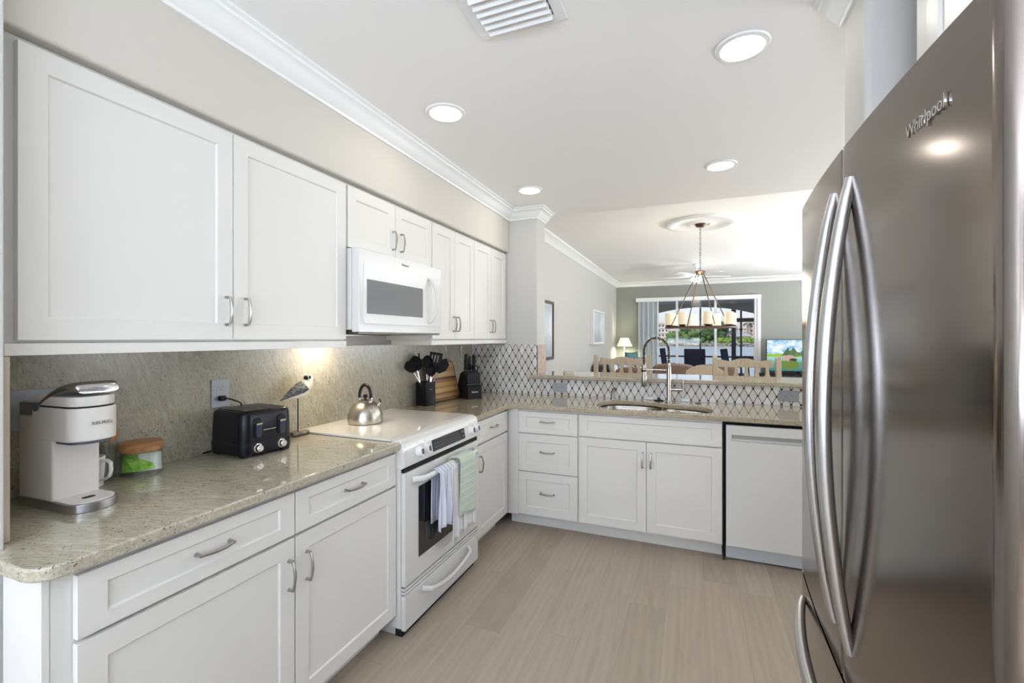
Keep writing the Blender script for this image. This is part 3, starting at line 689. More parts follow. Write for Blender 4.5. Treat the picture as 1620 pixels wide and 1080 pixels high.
MB().prism(rrect(-.016, .016, -.104, -.086, .0088, 6), 'z', .0276, .0284).build('tray_slot', M_DARK, dt)
MB().prism(rrect(-.057, .057, -.040, .122, .006, 3), 'z', .0243, .262).build('tower', M_KW, t, bevel=.003)
MB().prism(rrect(-.052, .052, -.034, .116, .006, 3), 'z', .262, .306).build('water_tank_top', M_KW, t, bevel=.004)
MB().box(-.0585, -.0565, .048, .112, .268, .296).box(-.0575, -.050, .045, .115, .265, .300).build('tank_window', mat('tank_window_grey', (.20, .18, .19), .2), t)
MB().prism(dshape(.0595, .05, .148, .012), 'z', .196, .290).build('brew_head', M_KW, t, bevel=.004, seg=3)
MB().prism(dshape(.050, -.045, .140, .012), 'z', .188, .1955).build('nozzle_plate', M_GREYPL, t)
MB().prism(dshape(.056, .03, .144, .012), 'z', .2905, .2935).build('lid_gap', M_DARK, t)
MB().prism(dshape(.0565, .03, .145, .012), 'z', .294, .322).build('lid', M_KW, t, bevel=.003)
rings = []
for k in range(19):
    s_ = k / 18; y = .030 - .172 * s_; z = .292 + .055 * math.sin(min(1, s_ * 1.12) * PI / 2) ** .9 + .003 * s_ - 1.6 * max(0, s_ - .88) ** 1.8 * .25
    w = .0585 - .010 * max(0, s_ - .8) * 5 * (s_ - .8) * 5; hh = .0085 + .006 * s_ - .004 * max(0, s_ - .9) * 10
    rings.append([(w * math.copysign(abs(math.cos(a)) ** .35, math.cos(a)), y, z + hh * math.copysign(abs(math.sin(a)) ** .7, math.sin(a))) for a in [2 * PI * (j + .5) / 20 for j in range(20)]])
hb = MB().loft(rings, smooth=True).build('handle', mat('coffee_maker_chrome', (.55, .55, .56), .20, 1), t, ang=60)
MB().tube([(-.064, .028, .290), (.064, .028, .290)], .012, 16).build('hinge', M_GREYPL, t)
text('logo_lettering', 'KEURIG', .0128, mat('mid_grey_print', (.22, .22, .24), .4), t, (.004, -.1492, .246), (R(90), 0, 0), .0006, 1.15)
# --- glass jars
def jar(label, loc, r, h, contents=False):
    t = thing('glass_jar', label, 'jar', loc)
    MB().lathe([(r * .92, 0), (r, .004), (r, h), (r - .003, h), (r - .003, .006), (.001, .005)], seg=36, cap=False).build('glass', M_GLASS, t)
    MB().lathe([(r - .006, h - .006), (r - .006, h + .001), (r + .003, h + .0015), (r + .004, h + .024), (r, h + .027), (.001, h + .027)], seg=36).build('wooden_lid', M_LID, t, bevel=0)
    return t
jar('wide glass jar with wooden lid holding green packets', (-1.838, 1.012, ZT), .061, .090)
jar('taller glass jar with wooden lid mostly hidden behind the coffee maker', (-1.872, .925, ZT), .028, .140)
mp = mat('green_foil_packet', (.22, .52, .03), .35); n = N(mp); n.base(n.ramp(n.noise(n.coords(), 40, 3), [(.4, (.16, .42, .02)), (.65, (.42, .72, .10))]))
mw = mat('white_packet', (.75, .76, .70), .5)
for k, (dx, dy, rz, tl_, mm, lb) in enumerate(((.018, -.012, 10, 38, mp, 'bright green foil packet leaning at the front of the wide glass jar'), (-.022, -.02, -25, 70, mp, 'darker green packet standing on edge at the jar wall beside the coffee maker'),
                                     (-.01, .022, 30, 62, mp, 'green packet standing behind the front one in the wide jar'), (.02, .03, -10, 75, mw, 'pale packet at the back of the wide glass jar'))):
    mb = MB(Matrix.Translation((-1.838 + dx * .7, 1.012 + dy * .7, ZT + .042)) @ Matrix.Rotation(R(rz + 75), 4, 'Z') @ Matrix.Rotation(R(tl_), 4, 'X'))
    g = [[(x_ * .033, y_ * .031, (1 if s_ else -1) * .004 * (1 - x_ * x_) * (1 - y_ * y_)) for x_ in (-1, -.8, -.3, .3, .8, 1)] for s_ in (0,) for y_ in (-1, -.8, -.3, .3, .8, 1)]
    mb.loft(g, closed=False, cap=False); mb.loft([[(p[0], p[1], -p[2] + .0003) for p in r_] for r_ in g], closed=False, cap=False)
    tag(mb.build('tea_packet', mm, smooth=True), lb, 'packet', 'packets in the glass jar')
t = thing('mug', 'white mug with its handle showing behind the coffee maker', 'mug', (-1.830, .862, ZT))
MB().lathe([(.026, 0), (.030, .003), (.034, .05), (.036, .098), (.033, .098), (.030, .01), (.001, .008)], seg=30, cap=False).build('body', M_WHITEPL, t)
ha = R(24); hp = [(math.cos(ha) * d, math.sin(ha) * d, z) for d, z in ((.032, .088), (.050, .088), (.062, .080), (.064, .055), (.058, .035), (.045, .026), (.032, .024))]
MB().tube(hp, .0075, 10, flat=.6, up=(0, 0, 1)).build('handle', M_WHITEPL, t)

# --- toaster
t = thing('toaster', 'black four slice toaster with two levers and silver dials', 'toaster', (-1.778, 1.402, ZT), R(85))
M_TO = mat('satin_black_metal', (.006, .006, .009), .30, .0, spec=.35)
def rr_ring(hx, hy, r, z, n_=8): return [(x, y, z) for x, y in rrect(-hx, hx, -hy, hy, r, n_)]
MB().loft([rr_ring(.112, .112, .034, .012), rr_ring(.115, .116, .036, .05), rr_ring(.114, .115, .036, .120), rr_ring(.112, .113, .036, .168), rr_ring(.109, .110, .035, .180), rr_ring(.101, .102, .032, .187)]).build('shell', M_TO, t, ang=50)
MB().loft([rr_ring(.1155, .1165, .036, .012), rr_ring(.1165, .1175, .036, .018), rr_ring(.1165, .1175, .036, .056), rr_ring(.1155, .1162, .036, .058)]).build('lower_band', M_TO, t, ang=30)
ft = MB()
for sx in (-1, 1):
    for sy in (-1, 1): ft.box(sx * .085 - .018, sx * .085 + .018, sy * .088 - .018, sy * .088 + .018, 0, .0125)
ft.build('feet', M_BLACK, t, bevel=.003)['kind'] = 'stuff'
slot_m = mat('toaster_slot_wire', (.30, .29, .28), .3, 1)
mb = MB(); mb.box(-.090, .090, -.090, .090, .1868, .1892); mb.build('top_plate', M_TO, t, bevel=.002)
for i in range(4):
    x = -.063 + .042 * i
    s_ = MB().box(x - .013, x + .013, -.072, .072, .1885, .1896).build('slot', M_DARK, t)
    w_ = MB()
    for j in range(9): w_.box(x - .012, x + .012, -.064 + .016 * j, -.0625 + .016 * j, .1894, .1902)
    w_.build('slot_wires', slot_m, s_)
for x in (-.052, .055):
    lv = MB().prism(rrect(x - .018, x + .018, .070, .160, .017, 6), 'y', -.1172, -.108).build('lever_recess', M_DARK, t)
    MB().prism(rrect(x - .0125, x + .0125, .078, .135, .010, 5), 'y', -.128, -.112).build('lever', mat('dark_blue_black_plastic', (.018, .024, .045), .35), lv, bevel=.003)
    MB().prism(rrect(x - .0135, x + .0135, .132, .139, .003, 3), 'y', -.1300, -.112).build('lever_trim', M_CHROME, lv)
    dk = MB(Matrix.Translation((x, -.1175, .036)) @ Matrix.Rotation(R(90), 4, 'X')).lathe([(.0185, 0), (.0185, .003), (.0150, .005), (.0140, .018), (.012, .020), (.001, .020)], seg=28).build('dial', M_CHROME, t)
    mk = MB()
    for k in range(9):
        a = R(-30 + 30 * k); mk.box(x + .023 * math.cos(a) - .0006, x + .023 * math.cos(a) + .0006, -.1186, -.1176, .036 + .023 * math.sin(a) - .0012, .036 + .023 * math.sin(a) + .0012)
    mk.build('dial_marks', M_CHROME, dk)
mb = MB()
for k in range(11): mb.box(-.026 + .0052 * k, -.0225 + .0052 * k, -.1165, -.1150, .1035, .1075)
mb.build('logo_lettering', M_CHROME, t)
# cord and plug
co = [(-1.905, 1.350, 1.142), (-1.885, 1.355, 1.142), (-1.868, 1.362, 1.140), (-1.850, 1.385, 1.128), (-1.850, 1.405, 1.118), (-1.870, 1.425, 1.10), (-1.903, 1.43, 1.05), (-1.904, 1.42, .97), (-1.904, 1.36, .925), (-1.904, 1.29, .921), (-1.901, 1.270, .9215), (-1.903, 1.29, .922), (-1.904, 1.34, .9225)]
def smooth_path(p, k=2):
    p = [Vector(a) for a in p]
    for _ in range(k):
        q = [p[0]]
        for a, b in zip(p, p[1:]): q += [a.lerp(b, .25), a.lerp(b, .75)]
        q.append(p[-1]); p = q
    return p
t = thing('power_cord', 'black toaster cord plugged into the outlet above it', 'cord', (0, 0, 0))
MB().tube(smooth_path(co), .0032, 8).build('cable', M_BLACK, t)
MB().box(-1.9025, -1.880, 1.337, 1.362, 1.131, 1.153).build('plug', M_BLACK, t, bevel=.004)

# --- carved bird on a stick
t = thing('carved_bird', 'painted wooden shore bird on a rod with driftwood base', 'bird figurine', (-1.835, 1.700, ZT), R(0))
t.scale = (1.15, 1.08, 1.03)
mb = MB(); rings = []
for k in range(13):
    a = k / 12; x = -.035 + .09 * a
    rr_ = .020 * (1 - .35 * abs(2 * a - 1) ** 2)
    rings.append([(math.cos(2 * PI * j / 12) * rr_ * (1 + .15 * math.sin(3 * j + k)), x, .0125 + math.sin(2 * PI * j / 12) * .0120) for j in range(12)])
mb.loft(rings).build('driftwood_base', M_DRIFT, t)
MB().tube([(0, 0, .015), (0, 0, .180)], .0028, 8).build('rod', M_BLACK, t)
spine = [(-.092, .181, .002, .002), (-.075, .186, .008, .006), (-.05, .196, .014, .015), (-.02, .206, .022, .026), (.01, .215, .027, .034), (.035, .227, .026, .037), (.053, .245, .022, .031), (.062, .263, .019, .022), (.066, .280, .018, .015), (.064, .292, .012, .008)]
def bird(mb, sp_, sc=1.0, a0=0, a1=2 * PI, n_=16, off=0):
    rings = []
    for i, (y, z, rx, rz_) in enumerate(sp_):
        p0 = sp_[max(0, i - 1)]; p1 = sp_[min(len(sp_) - 1, i + 1)]; dy, dz = p1[0] - p0[0], p1[1] - p0[1]; L = math.hypot(dy, dz); ny, nz = -dz / L, dy / L
        rings.append([(math.cos(a) * rx * sc, y + ny * (math.sin(a) * rz_ * sc + off), z + nz * (math.sin(a) * rz_ * sc + off)) for a in [a0 + (a1 - a0) * j / (n_ - (0 if a1 - a0 > 6 else 1)) for j in range(n_)]])
    return rings
mb = MB(); mb.loft(bird(mb, spine)); mb.build('body', mat('bird_cream_paint', (.72, .68, .58), .6), t)
gm = mat('bird_wing_grey', rough=.7); n = N(gm); n.base(n.ramp(n.noise(n.coords((1, 1, 1)), 90, 4), [(.35, (.045, .045, .05)), (.6, (.15, .15, .155)), (.75, (.40, .39, .37))]))
wing = [(y - .004, z + .001, rx * 1.05, rz_ * 1.05) for y, z, rx, rz_ in spine[0:7]]; wing[-1] = (spine[6][0] - .01, spine[6][1] + .004, spine[6][2] * .6, spine[6][3] * 1.0)
mb = MB(); mb.loft(bird(mb, wing, 1.03, R(-12), R(192), 12), closed=False, cap=False); wo_ = mb.build('wing', gm, t); s_ = wo_.modifiers.new('t', 'SOLIDIFY'); s_.thickness = .0015; s_.offset = -1
MB().ball((.0155, .055, .280), .006, 10, 8, (.6, .9, 1.3)).ball((-.0155, .055, .280), .006, 10, 8, (.6, .9, 1.3)).ball((0, .046, .275), .009, 10, 8, (1.5, .6, 1.2)).build('eye_patch', M_BLACK, t)
MB().loft([[(math.cos(a) * r_, y + .0, z + math.sin(a) * r_) for a in [2 * PI * j / 8 for j in range(8)]] for y, z, r_ in ((.066, .273, .005), (.082, .268, .003), (.100, .262, .001))]).build('beak', M_BLACK, t)

# --- kettle on the cooktop
t = thing('kettle', 'brushed steel dome kettle with black loop handle', 'kettle', (-1.722, 2.062, .9262), R(85))
MB().lathe([(.086, 0), (.093, .004), (.0955, .020), (.094, .042), (.087, .068), (.074, .092), (.056, .112), (.040, .122), (.034, .124)], seg=48).build('body', M_KETTLE, t)
MB().lathe([(.034, .1235), (.036, .127), (.028, .131), (.008, .134), (.001, .134)], seg=32).build('lid', M_CHROME, t)
MB().lathe([(.006, .133), (.006, .138), (.012, .143), (.0135, .150), (.010, .158), (.001, .160)], seg=20).build('lid_knob', M_BLACK, t)
for sgn in (-1, 1): MB().tube([(0, sgn * .040, .118), (0, sgn * .046, .130), (0, sgn * .042, .146)], .0085, 10, flat=.6, up=(1, 0, 0)).build('handle_bracket', M_CHROME, t)
hp = [(0, .042 * math.cos(R(a)) * (1.0 if 20 < a < 160 else 1.02), .150 + .062 * math.sin(R(a))) for a in range(0, 181, 12)]
MB().tube([(0, .041, .138)] + hp + [(0, -.041, .138)], .0095, 12, flat=.75, up=(1, 0, 0)).build('handle', M_BLACK, t)
MB().tube([(.036, -.050, .088), (.044, -.060, .102), (.048, -.066, .112)], [.012, .010, .009], 12).build('spout', M_KETTLE, t)
MB().tube([(.048, -.064, .110), (.050, -.066, .122), (.046, -.060, .132)], .0042, 8).build('spout_lever', M_BLACK, t)

# --- utensil holder with utensils
UX, UY = -1.822, 2.835
t = thing('utensil_holder', 'tall black box shaped utensil holder by the corner', 'utensil holder', (UX, UY, ZT), R(80))
mb = MB(); o_ = rrect(-.052, .052, -.052, .052, .008, 4); ring = lambda k, z: [(x * k, y * k, z) for x, y in o_]
mb.loft([ring(.97, 0), ring(1, .004), ring(1, .170), ring(.95, .170), ring(.94, .012)]); mb.build('body', M_TO, t, bevel=0, ang=30)
MB().box(-.0125, .0125, -.0530, -.0515, .115, .1185).build('logo_lettering', M_CHROME, t)
M_NYL = mat('black_nylon', (.006, .006, .007), .5, spec=.25)
def utensil(kind, label, dx, dy, tx, ty, L=.30, hd=1.0, rz=0):
    """stem leans by (tx, ty); head in local xz plane"""
    tip = Vector((UX + tx, UY + ty, ZT + L)); k = min(1, .042 / max(abs(tx), abs(ty), .001)); rim = Vector((UX + tx * k, UY + ty * k, ZT + .165))
    base = rim - (tip - rim) * (.135 / (L - .165)) if L > .2 else rim
    base = Vector((max(UX - .042, min(UX + .042, base.x)), max(UY - .042, min(UY + .042, base.y)), ZT + .022)); ax = (tip - base).normalized()
    t = thing(kind, label, 'utensil', tuple(base), 0, 'black utensils in the holder')
    zz = ax; xx = Vector((math.cos(R(rz)), math.sin(R(rz)), 0)); xx = (xx - zz * xx.dot(zz)).normalized(); yy = zz.cross(xx)
    M = Matrix(((xx.x, yy.x, zz.x, 0), (xx.y, yy.y, zz.y, 0), (xx.z, yy.z, zz.z, 0), (0, 0, 0, 1)))
    Lh = (tip - base).length - .085 * hd
    MB(M).tube([(0, 0, 0), (0, 0, Lh * .6), (0, 0, Lh + .008)], [.0065, .0062, .0050], 10, flat=.7).build('stem', M_CHROME, t)
    mb = MB(M); s_ = hd
    if kind in ('serving_spoon', 'ladle'):
        sec = []
        for k in range(9):
            a = k / 8; w = (.005 + .032 * math.sin(PI * min(1, a * 1.02)) ** .7) * s_; z = Lh + .085 * s_ * a; cup = (.020 if kind == 'ladle' else .009) * math.sin(PI * a) * s_
            sec.append([(w * math.sin(R(-90 + 180 * j / 8)), cup * (1 - math.sin(R(-90 + 180 * j / 8)) ** 2), z) for j in range(9)] + [(w * .92 * math.sin(R(90 - 180 * j / 8)), cup * (1 - math.sin(R(90 - 180 * j / 8)) ** 2) - .003, z) for j in range(9)])
        mb.loft(sec); mb.build('bowl', M_NYL, t)
    elif kind == 'spatula':
        o_ = [(-.010, 0), (.010, 0), (.032, .035), (.037, .085), (-.037, .085), (-.032, .035)]
        bars = [(-.037, -.024), (-.017, -.008), (.000, .008), (.017, .037)]
        mb.prism([(x * s_, Lh + z * s_) for x, z in ((-.010, 0), (.010, 0), (.033, .034), (-.033, .034))], 'y', -.0018, .0018)
        mb.prism([(x * s_, Lh + z * s_) for x, z in ((-.037, .075), (.037, .075), (.037, .090), (-.037, .090))], 'y', -.0018, .0018)
        for a, b in bars: mb.box(a * s_, b * s_, -.0018, .0018, Lh + .033 * s_, Lh + .076 * s_)
        mb.build('blade', M_NYL, t, bevel=.0008)
    elif kind == 'turner':
        mb.prism([(x * s_, Lh + z * s_) for x, z in ((-.008, 0), (.008, 0), (.034, .030), (.036, .070), (.004, .095), (-.030, .070), (-.032, .030))], 'y', -.002, .002); mb.build('blade', M_NYL, t, bevel=.001)
    else:
        mb.tube([(0, 0, Lh), (0, .004, Lh + .04), (0, .012, Lh + .085 * s_)], [.006, .016, .010], 12, flat=.5); mb.build('tip', M_NYL, t)
    return t
utensil('serving_spoon', 'black spoon leaning furthest out over the range side of the holder', -.03, -.05, -.045, -.165, .325, 1.2, 22)
utensil('serving_spoon', 'large round black spoon standing high behind the leaning one', -.03, -.03, -.040, -.085, .362, 1.35, 30)
utensil('pasta_fork', 'pointed black utensil tip rising above the spoons', .0, .0, -.030, -.045, .378, 1.0, 22)
utensil('ladle', 'deep black ladle hanging low in the middle of the bunch', .02, .0, .045, .000, .305, 1.15, 22)
utensil('serving_spoon', 'black spoon upright just behind the slotted spatula', .02, .03, -.015, .045, .362, 1.2, 22)
utensil('spatula', 'black slotted spatula raised over the cutting board', .02, .03, .040, .085, .374, 1.3, 22)
utensil('turner', 'wide black turner leaning towards the knife block', .02, .05, .095, .115, .325, 1.3, 22)

# --- striped cutting board leaning on the wall
cb = mat('striped_end_wood_board', rough=.45); n = N(cb); tc = n.new('ShaderNodeTexCoord'); sp = n.new('ShaderNodeSeparateXYZ'); n.link(tc.outputs['Object'], sp.inputs[0])
S_ = [(0, (.30, .15, .06)), (.06, (.42, .25, .10)), (.16, (.24, .12, .05)), (.22, (.56, .36, .12)), (.31, (.36, .20, .08)), (.37, (.50, .30, .10)), (.45, (.28, .13, .055)), (.52, (.11, .03, .02)), (.58, (.50, .33, .16)), (.70, (.42, .25, .10)), (.82, (.54, .36, .17)), (.93, (.34, .18, .07))]
f_ = n.math('DIVIDE', sp.outputs[2], .315); c_ = n.ramp(f_, S_, 'CONSTANT'); n.base(n.mix(n.math('MULTIPLY', n.noise(n.coords((1, 4, 60)), 3, 4), .35), c_, (.22, .11, .04)))
t = thing('cutting_board', 'striped brown wooden cutting board leaning on the splashback', 'cutting board', (-1.815, 3.105, ZT), R(86))
Mb = Matrix.Rotation(R(-13), 4, 'X')
MB(Mb).prism(rrect(-.19, .19, .0045, .315, .045, 8), 'y', -.018, 0).build('board', cb, t, bevel=.004)
MB(Mb).tube([(x, -.0182, z) for x, z in rrect(-.175, .175, .020, .300, .038, 8)], .0032, 6, loop=True).build('juice_groove', mat('dark_walnut', (.06, .025, .012), .5), t)

# --- knife block with knives
t = thing('knife_block', 'slanted black knife block full of black handled knives', 'knife block', (-1.629, 3.250, ZT), R(53))
t.scale = (1.12, 1.12, 1.06)
side = [(0, 0), (0, .098), (.022, .110), (.060, .215), (.135, .190), (.215, .020), (.200, 0)]
MB().prism(side, 'x', -.055, .055).build('block', mat('black_stained_wood', (.006, .0055, .0055), .45, spec=.25), t, bevel=.003)
text('logo_lettering', 'Ryhner', .017, M_WHITEPL, t, (0, -.0008, .055), (R(90), 0, 0), .0004)
def knife(dx, dy, dz, L, ang, r, label, grp):
    Mx = Matrix.Translation((-1.629, 3.250, ZT)) @ Matrix.Rotation(R(53), 4, 'Z') @ Matrix.Translation((dx * 1.12, dy * 1.12, dz * 1.06)) @ Matrix.Rotation(R(ang), 4, 'X')
    o = thing('knife', label, 'knife', (0, 0, 0), 0, grp)
    MB(Mx).tube([(0, 0, .001), (0, 0, .012), (0, .002, L * .5), (0, 0, L * .9), (0, -.002, L)], [r * .8, r, r * .85, r * 1.1, r * .7], 10, flat=1.7, up=(1, 0, 0)).build('handle', M_BLACK, o)
    MB(Mx).tube([(0, 0, -.001), (0, 0, .004)], r * 1.02, 10, flat=1.7, up=(1, 0, 0)).build('bolster', M_GREYPL, o)
for k in range(6): knife(-.043 + .0172 * k, .016, .108, .095, -4, .0072, 'black handled steak knife standing in the low front row of the block', 'steak knives in the block front')
for dx, dy, dz, L, lb in ((-.034, .078, .214, .120, 'tallest knife handle in the top row of the block'), (-.006, .082, .213, .100, 'knife handle beside the tallest one in the top row of the block'), (.030, .080, .213, .112, 'tall knife handle at the tile side of the block top row'),
                          (-.020, .112, .202, .098, 'knife handle in the rear row of the block, wall side'), (.010, .114, .202, .090, 'knife handle in the rear row of the block, tile side')):
    knife(dx, dy, dz, L * 1.12, 4, .0102, lb, 'large knives in the block top')
t = thing('kitchen_shears', 'black handled kitchen shears in the middle of the knife block', 'scissors', (-1.629, 3.250, ZT), R(53))
t.scale = (1.12, 1.12, 1.06)
mb = MB(Matrix.Translation((.026, .048, .182)) @ Matrix.Rotation(R(-14), 4, 'X'))
mb.tube([(-.012 + .012 * math.cos(2 * PI * k / 16), 0, .055 + .022 * math.sin(2 * PI * k / 16)) for k in range(16)], .0042, 8, loop=True, up=(0, 1, 0)); mb.tube([(.013 + .012 * math.cos(2 * PI * k / 16), 0, .050 + .020 * math.sin(2 * PI * k / 16)) for k in range(16)], .0042, 8, loop=True, up=(0, 1, 0))
mb.tube([(0, 0, .0), (-.004, 0, .036)], .006, 8).tube([(0, 0, .0), (.006, 0, .034)], .006, 8); mb.build('finger_loops', M_BLACK, t)

# --- chrome wire stand behind the knives
t = thing('wire_stand', 'thin chrome wire stand with square loops behind the knife block', 'wire stand', (0, 0, ZT))
def wloop(pts, r=.0022): return MB().tube([(x, y, z) for x, y, z in pts], r, 6, loop=True)
a0, a1, b0, b1 = (-1.900, 3.262), (-1.885, 3.50), (-1.86, 3.665), (-1.62, 3.715)
wl = [(a0, a1, .322, .425), (b0, b1, .320, .430)]
for (p, q, z0, z1) in wl: wloop([(p[0], p[1], z0), (q[0], q[1], z0), (q[0], q[1], z1), (p[0], p[1], z1)]).build('square_loop', M_CHROME, t)
mb = MB(); mb.tube([(-1.897, 3.31, .001), (-1.897, 3.31, .322)], .0024, 6).tube([(-1.62, 3.715, .001), (-1.62, 3.715, .322)], .0024, 6).tube([(-1.897, 3.31, .003), (-1.80, 3.60, .003), (-1.62, 3.715, .003)], .0024, 6).tube([(-1.885, 3.50, .425), (-1.86, 3.665, .430)], .0022, 6); mb.build('frame', M_CHROME, t)

# --- towels on the oven handle
def towel(name, label, m, y0, y1, zf, zb, xo, folds, amp, seed, th=.003, skew=0):
    """drapes over the handle: front length to zf, back length to zb; xo = handle bar axis x"""
    rnd = random.Random(seed); nu, zb_ = 40, .727; ph = rnd.random() * 6
    R_ = .0165 + th * .5; prof = []
    for k in range(7): prof.append(('b', zb + (zb_ - zb) * k / 6))
    for k in range(1, 8): prof.append(('a', PI - PI * k / 8))
    for k in range(15): prof.append(('f', zb_ - (zb_ - zf) * k / 14))
    rings = []
    for u in range(nu + 1):
        s_ = u / nu; row = []
        for kd, v in prof:
            y = y0 + (y1 - y0) * s_
            if kd == 'a': x = xo + math.cos(v) * R_; z = zb_ + math.sin(v) * R_
            else:
                dn = (zb_ - v) / (zb_ - zf); w = math.sin(s_ * folds * 2 * PI + ph) * amp * min(1, dn * 1.6) + math.sin(s_ * folds * 4.4 * PI + 2) * amp * .3 * dn
                x = xo + (R_ if kd == 'f' else -R_) + (max(0, w + amp) if kd == 'f' else -max(0, min(.012, w * .3))); z = v - (0 if kd == 'b' else dn * .012 * math.sin(s_ * 5 + ph)) - (skew * s_ * dn if kd == 'f' else 0)
                y += dn * .010 * math.sin(s_ * 7 + ph) + (s_ - .5) * dn * .02
            row.append((x, y, z))
        rings.append(row)
    mb = MB(); mb.loft(rings, closed=False, cap=False); o = mb.build(name, m, smooth=True)
    s2 = o.modifiers.new('thick', 'SOLIDIFY'); s2.thickness = th; s2.offset = 1
    return tag(o, label, 'towel')
def stripe_mat(name, base, line, axis, period, width, line2=None):
    m = mat(name, base, .9, sheen=.3); n = N(m); tc = n.new('ShaderNodeTexCoord'); sp = n.new('ShaderNodeSeparateXYZ'); n.link(tc.outputs['Object'], sp.inputs[0])
    f = n.math('FRACT', n.math('DIVIDE', n.math('ADD', sp.outputs[axis], 5), period)); g = n.math('LESS_THAN', n.math('ABSOLUTE', n.math('SUBTRACT', f, .5)), width)
    col = n.mix(g, base, line)
    if line2: col = n.mix(n.math('MULTIPLY', n.math('LESS_THAN', n.math('ABSOLUTE', n.math('SUBTRACT', f, .22)), width * 2.2), .8), col, line2)
    n.base(col); n.bump(n.noise(n.coords(), 500, 2), .3, .001); return m
HX = -1.262 + .012 + .042
m_st = stripe_mat('white_striped_cotton', (.74, .73, .72), (.07, .07, .10), 1, .052, .028)
towel('dish_towel', 'white dish towel with thin dark stripes, longest on the oven handle', m_st, 2.075, 2.345, .335, .45, HX, 3.5, .010, 3)
towel('dish_towel', 'bluish white striped towel end at the near side of the oven handle', stripe_mat('bluish_striped_cotton', (.66, .68, .78), (.10, .11, .16), 1, .030, .05), 1.965, 2.078, .440, .47, HX, 2.2, .011, 9)
towel('dish_towel', 'pale green checked towel folded over the dark striped one', stripe_mat('pale_green_cotton', (.50, .56, .42), (.60, .65, .55), 2, .040, .10, (.46, .56, .49)), 2.145, 2.310, .445, .50, HX, 1.0, .003, 5, .008, .0).scale = (1, 1, 1)
gt = [o for o in C.objects if o.name.startswith('dish_towel')][-1]
for v in gt.data.vertices: # lies outside the striped towel
    c = Vector((HX, 0, .727)); d = Vector((v.co.x - c.x, 0, v.co.z - c.z))
    if v.co.x > HX: v.co.x += .024
    elif v.co.z <= .727: v.co.x -= .006
    if v.co.z > .727: v.co.z += .010
# --- little box of coasters on the bar
t = thing('coaster_box', 'small pale stack of coasters on the bar near the pillar', 'coasters', (-1.04, 3.93, 1.0852), R(25))
for k in range(3): MB().box(-.045 + .002 * k, .045 - .003 * k, -.045, .045 - .002 * k, .0005 + .012 * k, .011 + .012 * k).build('coaster', mat('pale_coaster', (.60, .58, .50), .6), t, bevel=.002)

# ================================================================== CEILING FIXTURES
M_CANGLOW = mat('led_diffuser', (1, 1, 1), .5, emis=(1, .96, .90), estr=5)
def can(label, x, y, zc=ZC, power=1.2, r=.100):
    t = thing('recessed_light', label, 'ceiling light', (x, y, zc), 0, 'recessed ceiling lights')
    MB().lathe([(r - .022, -.0005), (r - .020, -.009), (r - .004, -.006), (r, -.0005)], seg=40, cap=False).lathe([(r - .022, -.0005), (r, -.0005)], seg=40, cap=False).build('trim_ring', M_TRIM, t)
    MB().lathe([(r - .0215, -.006), (r - .05, -.0075), (.001, -.008)], seg=40, cap=False).build('diffuser', M_CANGLOW, t)
    lamp('recessed_light_lamp', 'AREA', (x, y, zc - .011), (0, 0, 0), power, (1, .95, .87), .15, shape='DISK')
can('round ceiling light above the near end of the left wall cabinets', -1.17, 2.005)
can('round ceiling light nearest the pillar crown moulding', -1.18, 3.290)
can('large bright round ceiling light above the refrigerator front', .170, 1.985)
can('round ceiling light over the sink run near the ceiling step', .155, 3.290)
t = thing('ceiling_vent', 'white louvred air vent in the kitchen ceiling', 'air vent', (-.585, 1.345, ZC))
fr = MB(); 
for a, b, c_, d in ((-.165, .165, -.225, -.19), (-.165, .165, .19, .225), (-.165, -.125, -.19, .19), (.125, .165, -.19, .19)): fr.box(a, b, c_, d, -.006, -.0004)
fr.build('vent_frame', M_TRIM, t, bevel=.002)
MB().box(-.125, .125, -.19, .19, -.0012, -.0004).build('duct_opening', mat('duct_grey', (.12, .12, .11), .8), t)
for k in range(11):
    y = -.165 + .034 * k; ang = 40 if k < 5 else -38
    mb = MB(Matrix.Translation((0, y, -.012)) @ Matrix.Rotation(R(ang), 4, 'X')); mb.box(-.122, .122, -.016, .016, -.0008, .0008); mb.build('louver', M_TRIM, t)

# ceiling medallion and chandelier
CX, CY = .057, 6.15
t = thing('ceiling_medallion', 'round white moulded ceiling rosette above the chandelier', 'ceiling rosette', (CX, CY, ZLC))
MB().lathe([(.01, -.022), (.10, -.022), (.115, -.032), (.13, -.030), (.16, -.014), (.25, -.012), (.29, -.020), (.33, -.036), (.37, -.040), (.40, -.034), (.41, -.018), (.41, -.0005)], seg=64).build('disc', M_TRIM, t)
t = thing('chandelier', 'dark bronze ring chandelier with cream glass candle shades', 'chandelier', (CX, CY, ZLC - .0405))
zr = 1.545 - (ZLC - .0405)
MB().lathe([(.062, .018), (.062, .006), (.045, -.018), (.012, -.022)], seg=28).build('ceiling_canopy', M_BRONZE, t)
z_hub = 2.24 - (ZLC - .0405)
nl = 17; lk = (abs(z_hub) - .03) / nl
for k in range(nl):
    zc = -.022 - lk * (k + .5); a = (k % 2) * PI / 2
    MB().tube([(math.cos(a) * .008 * math.cos(q), math.sin(a) * .008 * math.cos(q), zc + lk * .62 * math.sin(q)) for q in [2 * PI * j / 12 for j in range(12)]], .0026, 6, loop=True, up=(math.sin(a), math.cos(a), .1)).build('chain_link', M_BRONZE, t)
MB().lathe([(.012, z_hub + .01), (.060, z_hub), (.062, z_hub - .008), (.040, z_hub - .035), (.010, z_hub - .045)], seg=28).build('hub', mat('aged_brass', (.22, .17, .12), .35, .9), t)
RR = .372
